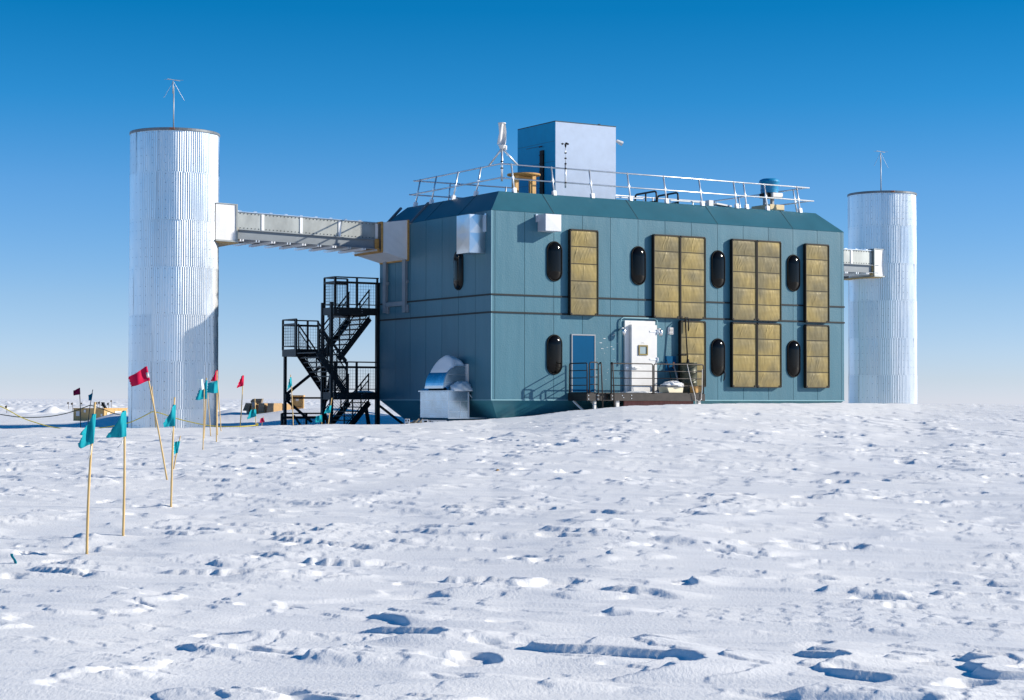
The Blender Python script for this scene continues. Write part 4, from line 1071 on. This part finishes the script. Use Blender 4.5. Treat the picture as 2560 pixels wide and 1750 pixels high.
# ---------------------------------------------------------------- flags
def flag(base, top, cloth, col, label, D=None, pole=True, rad=.0135, bam=None, ripple=.035, seed=0, tail=None, tape=False, edge=None):
    """base/top: image points of the pole; cloth: A pole-top, B pole-bottom, C tip-bottom, T tip-top"""
    if D is None: g_ = ground_at(*base); D = g_.y
    pb_ = at(base[0], base[1], D); pt_ = at(top[0], top[1], D)
    pb_ = Vector((pb_.x, D, H(pb_.x, D))) if True else pb_
    o = thing('marker_flag' if cloth else 'bamboo_pole', label, 'flag' if cloth else 'pole', (pb_.x, pb_.y, pb_.z-.05), 'W', 'bamboo flags planted in the snow' if cloth else 'bare bamboo poles in the snow')
    R = random.Random(seed+1); n = 12; pts, rs = [], []
    dirv = pt_-pb_; side = dirv.cross(Vector((0, 1, 0))).normalized()
    bow = R.uniform(-.012, .012)*dirv.length
    for i in range(n+1):
        f_ = i/n; pts.append(pb_ - dirv.normalized()*.06*(1-f_) + dirv*f_ + side*bow*math.sin(math.pi*f_)); rs.append(rad*(1.1-.25*f_)*(1.12 if i % 3 == 0 else 1))
    MB().tube(pts, rs, 8).build('pole', bam or BAMBOO, o, smooth=True)
    if not cloth: return o
    A, Bq, Cq, T = [at(x, y, D-.02) for x, y in cloth]
    ph_ = R.uniform(0, 6); wn_ = (pt_-pb_).length
    size = (A-Cq).length
    def fn(i, j):
        i *= np.interp(j, [e_[0] for e_ in edge], [e_[1] for e_ in edge]) if edge else 1
        p = A.lerp(Bq, j).lerp(T.lerp(Cq, j), i)
        k = min(1, i*3)
        d = ripple*k*(math.sin(5.2*i + 1.8*j + ph_) + .5*math.sin(9*i - 2.4*j + ph_*2)) + .5*ripple*k*math.sin(3*j+ph_)
        s_ag = -.02*math.sin(math.pi*i)*size + .012*math.sin(7*i+ph_)*size
        jag = (.02*size*math.sin(23*j+ph_) + .014*size*math.sin(41*j+ph_)) * max(0, (i-.75)/.25)
        return p + Vector((jag, d - .03*k, s_ag))
    MB().grid(fn, 20, 16).build('cloth', col, o, smooth=True)
    # sleeve round the pole
    dirp = (Bq-A).normalized()
    f0 = max(0, min(1, (A-pb_).dot(dirv)/dirv.length_squared)); f1 = max(0, min(1, (Bq-pb_).dot(dirv)/dirv.length_squared))
    sv = MB(); q0, q1 = pb_+dirv*f0+side*bow*math.sin(math.pi*f0), pb_+dirv*f1+side*bow*math.sin(math.pi*f1)
    sv.tube([q0, q0.lerp(q1, .5), q1], rad*1.75, 8).build('sleeve', col, o, smooth=True)
    if tape: MB().tube([q0.lerp(q1, .42), q0.lerp(q1, .78)], rad*1.95, 8).build('tape', TAPE, o, smooth=True)
    if tail:
        tm_ = MB(); ta, tb2 = at(*tail[0], D-.03), at(*tail[1], D-.05); md = ta.lerp(tb2, .5)+Vector((.01, 0, -.01))
        tm_.tube([ta, md, tb2], .006, 5).build('tie', WROPE, o, smooth=True)
    return o
def R1(x, y): return (x*.3399, 880+y*.3399)
def R2(x, y): return (480+x*.1322, 920+y*.1322)
flag(R1(640,1492), R1(699,368), [R1(692,455), R1(683,672), R1(575,712), R1(600,560)], TEAL, 'teal flag with notched torn edge on the nearest, leftmost leaning bamboo pole', seed=1, tail=(R1(672,690), R1(645,790)), edge=[(0, .2), (.10, .45), (.34, 1.08), (.40, .70), (.55, .78), (.62, .95), (.9, 1.0), (1, .75)])
flag(R1(905,1355), R1(914,430), [R1(918,432), R1(918,622), R1(785,630), R1(880,450)], TEAL, 'teal flag covering its pole tip, beside the nearest leaning pole', seed=2, tail=(R1(905,640), R1(865,705)), edge=[(0, .35), (.5, .85), (.8, 1), (1, 1)])
flag(R1(1228,942), R1(1072,107), [R1(1074,106), R1(1092,212), R1(965,258), R1(945,185)], RED, 'large bright red flag with silver tape on a pole leaning left before the left tower', seed=3, tape=True, ripple=.03)
flag(R1(1258,1143), R1(1284,333), [R1(1283,388), R1(1282,545), R1(1198,550), R1(1240,420)], TEAL, 'teal flag hanging left below a bare pole tip, in front of the left tower', seed=4, edge=[(0, .1), (.4, .75), (.75, 1), (1, .9)], tail=(R1(1270,555), R1(1250,610)))
flag(R1(1278,860), R1(1327,617), [R1(1309,655), R1(1298,742), R1(1283,752), R1(1286,660)], TEAL, 'small furled teal flag on a short pole, low behind a taller teal flag pole', seed=5, rad=.011)
flag(R2(206,1548), R2(230,395), [R2(232,200), R2(232,395), R2(165,420), R2(100,215)], CLEAR, 'tattered whitish flag on a pole crossing in front of the left tower', seed=6, rad=.011, ripple=.022)
flag(R2(222,1330), R2(275,185), [R2(280,230), R2(265,585), R2(62,600), R2(150,390)], TEAL, 'teal flag below the tattered whitish one, pointing left', seed=7)
flag(R2(463,1400), R2(470,60), [R2(480,240), R2(478,470), R2(292,468), R2(300,285)], TEAL, 'broad flat teal flag beneath a red one at the right edge of the left tower', seed=8)
flag(R2(482,1270), R2(470,40), [R2(470,42), R2(462,232), R2(362,250), R2(440,70)], RED, 'red flag directly above the broad teal flag at the right edge of the left tower', seed=9, rad=.012)
flag(R2(548,1195), R2(480,170), None, None, 'bare bamboo pole leaning left beside the right edge of the left tower', seed=10, rad=.011)
flag(R2(353,1288), R2(300,480), None, None, 'bare bamboo pole leaning left between the whitish and the broad teal flags', seed=11, rad=.011)
flag(R2(908,1145), R2(968,135), [R2(966,140), R2(966,332), R2(845,378), R2(945,150)], RED, 'small red triangular flag alone between the taller tower and the cardboard boxes', D=51, seed=12)
def R6(x, y): return (x*.1291, 960+y*.1291)
flag(R6(1560,850), R6(1536,72), [R6(1537,74), R6(1540,200), R6(1430,222), R6(1430,125)], DRED, 'dark red flag on a thin dark pole before the long plywood crate', D=60, seed=13, bam=BAMBOOD, rad=.013)
flag(R6(1700,700), R6(1796,108), [R6(1784,178), R6(1768,318), R6(1712,312), R6(1715,215)], TEAL, 'ragged dark teal flag on a dark pole holding the dark rope', D=63, seed=14, bam=BAMBOOD, rad=.013)
flag((389.6, 1072), (379.7, 965.8), None, None, 'bare bamboo pole holding the yellow rope against the left tower', D=50.5, seed=15, rad=.014)
def R7(x, y): return (560+x*.1119, 920+y*.1119)
flag(R7(715,1345), R7(690,680), [R7(698,920), R7(708,1080), R7(515,1145), R7(610,930)], TEAL, 'crumpled teal flag low in front of the cardboard boxes', D=52, seed=16, rad=.012, ripple=.05)
flag(R7(1545,1340), R7(1487,150), [R7(1490,205), R7(1510,400), R7(1410,505), R7(1465,250)], TEAL, 'teal triangular flag in front of the left posts of the black stair', D=51, seed=17, rad=.012)
flag((653, 1068), (659, 1040), [(659, 1044), (662, 1055), (649, 1057), (653, 1045)], DRED, 'tiny dark red flag in the shadow below the cardboard boxes', D=56, seed=18, rad=.008)
def R9(x, y): return (790+x*.1164, 890+y*.1164)
flag(R9(265,1512), R9(340,900), [R9(318,1058), R9(300,1222), R9(172,1228), R9(260,1075)], TEAL, 'teal flag hanging at the foot of the black stair', D=52, seed=19, rad=.012)
flag((804.5, 1064), (803.5, 1036), [(803, 1037), (803, 1055), (789, 1056), (791, 1040)], TEAL, 'dark teal rag low in the shadow under the black stair', D=55, seed=20, rad=.008)
# far small flags
for i, (x, y) in enumerate([(17, 1018), (171.5, 1016), (181.5, 1015), (205, 1011), (243, 1009.5), (249.5, 1012), (256, 1012), (271.5, 1012), (279, 1013)]):
    D = 120 + (i*37) % 60; p = at(x, y+3, D); p = Vector((p.x, D, H(p.x, D))); mb = MB()
    mb.tube([p, p+Vector((0, 0, .55+.1*(i % 3)))], .018, 5); q_ = p+Vector((0, 0, .55+.1*(i % 3)))
    mb.add([q_, q_-Vector((.13, 0, .04)), q_-Vector((.11, .02, .17)), q_-Vector((0, 0, .16))], [(0,1,2,3)])
    single(mb, 'distant_flag', BAMBOOD, 'tiny dark marker flag far out on the snow field near the horizon', 'flag', p, 'W', 'distant flags on the snow field')
# scrap in the snow
g_ = ground_at(34, 1414); mb = MB()
mb.grid(lambda i, j: g_ + Vector((.03*(i-.5)+.02*math.sin(5*j), .01*math.sin(6*i), -.01+.13*j)), 4, 8)
single(mb, 'cloth_scrap', TEAL, 'small faded teal scrap of cloth sticking out of the near snow at the left edge', 'scrap', g_, 'W', smooth=True)
g_ = ground_at(1244, 1178); mb = lump('x', g_, (.04, .04, .035), seed=1)
single(mb, 'scrap', TIMBER, 'tiny brown scrap lying on the snow in front of the building', 'scrap', g_, 'W')

# ---------------------------------------------------------------- ropes
def rope(pts, D, mat_, label, rad=.018, name='rope'):
    P = [at(x, y, d) for (x, y), d in zip(pts, D)]
    # smooth through the points
    out = []
    for i in range(len(P)-1):
        p0, p1, p2, p3 = P[max(i-1, 0)], P[i], P[i+1], P[min(i+2, len(P)-1)]
        for k in range(8):
            t = k/8; out.append(.5*((2*p1) + (p2-p0)*t + (2*p0-5*p1+4*p2-p3)*t*t + (3*p1-p0-3*p2+p3)*t**3))
    out.append(P[-1])
    single(MB().tube(out, rad, 6), name, mat_, label, 'rope', tuple(P[len(P)//2]), 'W', smooth=True)
rope([(-60, 1002), R6(0,430), R6(400,640), R6(700,750), R6(1050,840), R6(1500,880), R6(1900,855), R6(2200,810), (330, 1054), (381, 1029)], [50.5]*10, YROPE, 'yellow rope sagging from the left picture edge to the bare pole at the left tower', .014)
rope([(381, 1029), (405, 1034), (440, 1046), (500, 1060), (540, 1065.5), (600, 1066), (640, 1063), (645, 1059)], [50.5]*6+[51, 51], YROPE, 'yellow rope sagging from the bare pole at the left tower towards the cardboard boxes', .014)
rope([(-60, 1030), R6(0,590), R6(350,638), R6(700,645), R6(1050,615), R6(1400,535), R6(1750,408)], [63]*7, DROPE, 'dark rope from the left picture edge to the ragged teal flag pole', .016)
rope([R6(1750,408), R6(2000,490), R6(2180,560), R6(2324,600)], [63]*4, DROPE, 'dark rope from the ragged teal flag pole passing over the plywood crate', .014)
yp = MB(); a_, b_ = at(642.5, 1058, 51), at(645.5, 1071, 51); yp.tube([a_, b_], .025, 8)
single(yp, 'yellow_stake', YROPE, 'short yellow stake at the end of the yellow rope by the cardboard boxes', 'stake', tuple(b_), 'W')

# ---------------------------------------------------------------- crates and boxes
def crate_box(mb, c, wx, wy, h, yaw=0):
    ca, sa = math.cos(yaw), math.sin(yaw)
    P = lambda x, y, z: (c[0]+x*ca-y*sa, c[1]+x*sa+y*ca, c[2]+z)
    mb.add([P(-wx/2,-wy/2,0),P(wx/2,-wy/2,0),P(wx/2,wy/2,0),P(-wx/2,wy/2,0),P(-wx/2,-wy/2,h),P(wx/2,-wy/2,h),P(wx/2,wy/2,h),P(-wx/2,wy/2,h)],
           [(0,3,2,1),(4,5,6,7),(0,1,5,4),(1,2,6,5),(2,3,7,6),(3,0,4,7)])
    return P
# long plywood crate, left
Dk = 76.0; cl_, cm_, crr = at(183.5, 1022, Dk+.3), at(260, 1022, Dk-.2), at(318, 1022.5, Dk+1.3)
pl = MB(); zt_ = cm_.z; zb_ = .5
A, Bq, Cq = Vector((cl_.x, cl_.y, 0)), Vector((cm_.x, cm_.y, 0)), Vector((crr.x, crr.y, 0)); Dq = A + (Cq-Bq)
pl.prism([(p.x, p.y, zb_) for p in (A, Bq, Cq, Dq)], (0, 0, zt_-zb_))
pc = thing('plywood_crate', 'long low plywood crate with paper labels half sunk in the snow at left', 'crate', (Bq.x, Bq.y, .8), 'W')
pl.build('body', PLY, pc)
pp = MB(); ab = (Bq-A); nb = Vector((ab.y, -ab.x, 0)).normalized()*.02
for f0, f1, z0, z1 in ((.10, .21, .42, .80), (.35, .42, .70, .92), (.90, .96, .40, .60)):
    q0, q1 = A+ab*f0+nb, A+ab*f1+nb; hh = zt_-.9
    pp.add([(q0.x,q0.y,.9+hh*z0),(q1.x,q1.y,.9+hh*z0),(q1.x,q1.y,.9+hh*z1),(q0.x,q0.y,.9+hh*z1)], [(0,1,2,3)])
bc = (Cq-Bq); nb2 = Vector((bc.y, -bc.x, 0)).normalized()*.02
for f0, f1, z0, z1 in ((.45, .72, .45, .80), (.12, .24, .3, .7)):
    q0, q1 = Bq+bc*f0+nb2, Bq+bc*f1+nb2; hh = zt_-.9
    pp.add([(q0.x,q0.y,.9+hh*z0),(q1.x,q1.y,.9+hh*z0),(q1.x,q1.y,.9+hh*z1),(q0.x,q0.y,.9+hh*z1)], [(0,1,2,3)])
pp.build('paper_label', WHITE, pc)
ed = MB(); 
for p_, q_ in ((A, Bq), (Bq, Cq)): ed.bar((p_.x, p_.y, zt_+.012), (q_.x, q_.y, zt_+.012), .05, .03)
ed.bar((Bq.x, Bq.y-.02, zb_), (Bq.x, Bq.y-.02, zt_), .04, .04); ed.build('edge_batten', PINE, pc)
whl = MB(); a_ = at(258, 1005.5, Dk+.4); b_ = at(266.5, 1022.5, Dk+.4); pw = []
for k in range(9):
    t = k/8; pw.append((a_.x + (b_.x-a_.x)*(t**1.6) , Dk+.4, a_.z + (b_.z-a_.z)*t))
pw += [(p[0]-.085, p[1], p[2]) for p in pw[::-1]]
single(MB().prism(pw, (0, .25, 0)), 'black_board', RUBBER, 'curved black board standing up on top of the long plywood crate', 'board', (b_.x, Dk+.4, b_.z), 'W')
# cardboard boxes
Db = 74.0
def cbox(x0_, x1_, yt, yb_, D, xr, label, matl=CARD, matf=CARDG, flap=None, grp='cardboard boxes by the stair'):
    """left face between x0,x1 (shaded), right face out to xr (sunlit)"""
    a, b, c = at(x0_, yt, D+.35), at(x1_, yt, D), at(xr, yt, D+.45)
    A, Bq, Cq = Vector((a.x, a.y, 0)), Vector((b.x, b.y, 0)), Vector((c.x, c.y, 0)); Dq = A+Cq-Bq
    zt_ = b.z; zb_ = at(x1_, yb_, D).z - .15
    o = thing('cardboard_box', label, 'box', (Bq.x, Bq.y, zb_), 'W', grp)
    MB().prism([(p.x, p.y, zb_) for p in (A, Bq, Cq, Dq)], (0, 0, zt_-zb_)).build('body', matl, o)
    if flap:
        pts = [at(x, y, D-.05 - .004*i) for i, (x, y) in enumerate(flap)]
        f_ = MB().prism(pts, (0, .02, 0)); f_.build('flap', matf, o)
    return o
cbox(616, 622, 1008, 1045, Db+1.2, 648, 'dark open cardboard box with a wide flap, leftmost of the box group', CARDG, CARDG, [R7(485,780), R7(605,785), R7(545,960), R7(415,955)])
cbox(628, 636, 1007, 1049, Db+.7, 648, 'cardboard box with a grey label sheet behind the crumpled teal flag', CARD, GREYF, [R7(620,770), R7(690,750), R7(690,860), R7(640,890)])
cbox(646, 661, 1008, 1049, Db+.3, 670, 'narrow upright cardboard box with hanging grey flap, middle of the box group', CARD, CARDG, [R7(790,785), R7(900,785), R7(880,980), R7(760,980)])
cbox(669, 684, 1008, 1051, Db, 705.5, 'big plain cardboard box with hanging flap and tape mark, right of the box group', CARD, CARDG, [R7(985,790), R7(1115,785), R7(1090,1000), R7(950,985)])
tpb = MB(); tpb.prism([at(*R7(*p), Db+.9) for p in ((590,740), (640,690), (850,685), (830,775), (770,790), (600,775))], (0, .5, 0))
o_ = single(tpb, 'cardboard_box', CARDG, 'flattened open cardboard box lying on top of the box group', 'box', tuple(at(*R7(720,780), Db+.9)), 'W', 'cardboard boxes by the stair')
cbox(705, 713, 1009, 1050, Db+1.4, 727, 'pale cardboard box partly hidden by the left post of the black stair', CARD)
# tall wooden crate
Dt = 76; a, b = at(728, 988, Dt), at(759, 988, Dt)
zb_ = at(740, 1046, Dt).z; wc = thing('wooden_crate', 'tall framed wooden crate with a white label seen through the stair frame', 'crate', (a.x, Dt, zb_), 'W')
MB().box(a.x+.03, b.x-.03, Dt+.03, Dt+.5, zb_, a.z-.02).build('body', PLY, wc)
fm = MB(); fm.box(a.x, b.x, Dt-.02, Dt+.55, a.z-.06, a.z); fm.box(a.x, a.x+.07, Dt-.02, Dt+.025, zb_, a.z-.06); fm.box(b.x-.07, b.x, Dt-.02, Dt+.025, zb_, a.z-.06); zc_ = at(740, 1020, Dt).z; fm.box(a.x+.07, b.x-.07, Dt-.015, Dt+.025, zc_-.04, zc_+.04)
fm.build('frame', PINE, wc)
q0, q1 = at(739, 997, Dt-.03), at(746.5, 1002.5, Dt-.03); MB().box(q0.x, q1.x, Dt+.01, Dt+.028, q1.z, q0.z).build('label_sheet', WHITE, wc)
a, b = at(768, 1027.5, 75), at(800, 1035, 75)
pt = MB(); pt.box(a.x, b.x, 75, 75.9, a.z-.04, a.z); pt.box(a.x+.03, b.x-.03, 75.03, 75.8, b.z-.15, a.z-.041)
single(pt, 'pallet', PINE, 'low pale wooden pallet on the snow behind the black stair', 'pallet', ((a.x+b.x)/2, 75.4, b.z-.1), 'W')
# metal scraps at the foot of the left wall
def scrap(x0_, y0_, x1_, y1_, D, label, holes):
    a, b = at(x0_, y0_, D), at(x1_, y1_, D); z1_ = b.z
    o = thing('metal_bracket', label, 'bracket', ((a.x+b.x)/2, D, z1_), 'W', 'white metal brackets at the snow edge')
    MB().box(a.x, b.x, D, D+.05, z1_-.1, a.z).build('plate', WHITE, o, bevel=.006)
    h = MB()
    for fx, fz in holes:
        x = a.x+(b.x-a.x)*fx; z = a.z+(z1_-a.z)*fz; h.box(x-.018, x+.018, D-.006, D-.001, z-.022, z+.022)
    h.build('slot', RUBBER, o)
scrap(1012, 1047, 1024, 1062, 55, 'white slotted bracket at the snow edge left of the silver duct', [(.25, .3), (.8, .3), (.3, .8), (.5, .8)])
scrap(1054.5, 1049, 1069, 1060, 54.6, 'white slotted bracket below the silver duct', [(.5, .45), (.65, .45), (.8, .45)])
scrap(1070, 1050.5, 1116, 1057, 54.7, 'long pale perforated plate half buried under the silver duct', [(.12, .5), (.22, .7), (.52, .7)])
dbr = MB(); a = at(1026, 1050, 55.2)
for i in range(9):
    c = at(1027+i*3.1, 1056+((i*7) % 5), 55.1); dbr.bar(c-Vector((.08, 0, .04)), c+Vector((.06, .05, .05*(i % 3))), .05, .05)
single(dbr, 'timber_offcuts', CARDG, 'pile of dark timber offcuts between the white brackets', 'scrap', tuple(a), 'W')
print('objects', len(bpy.data.objects))
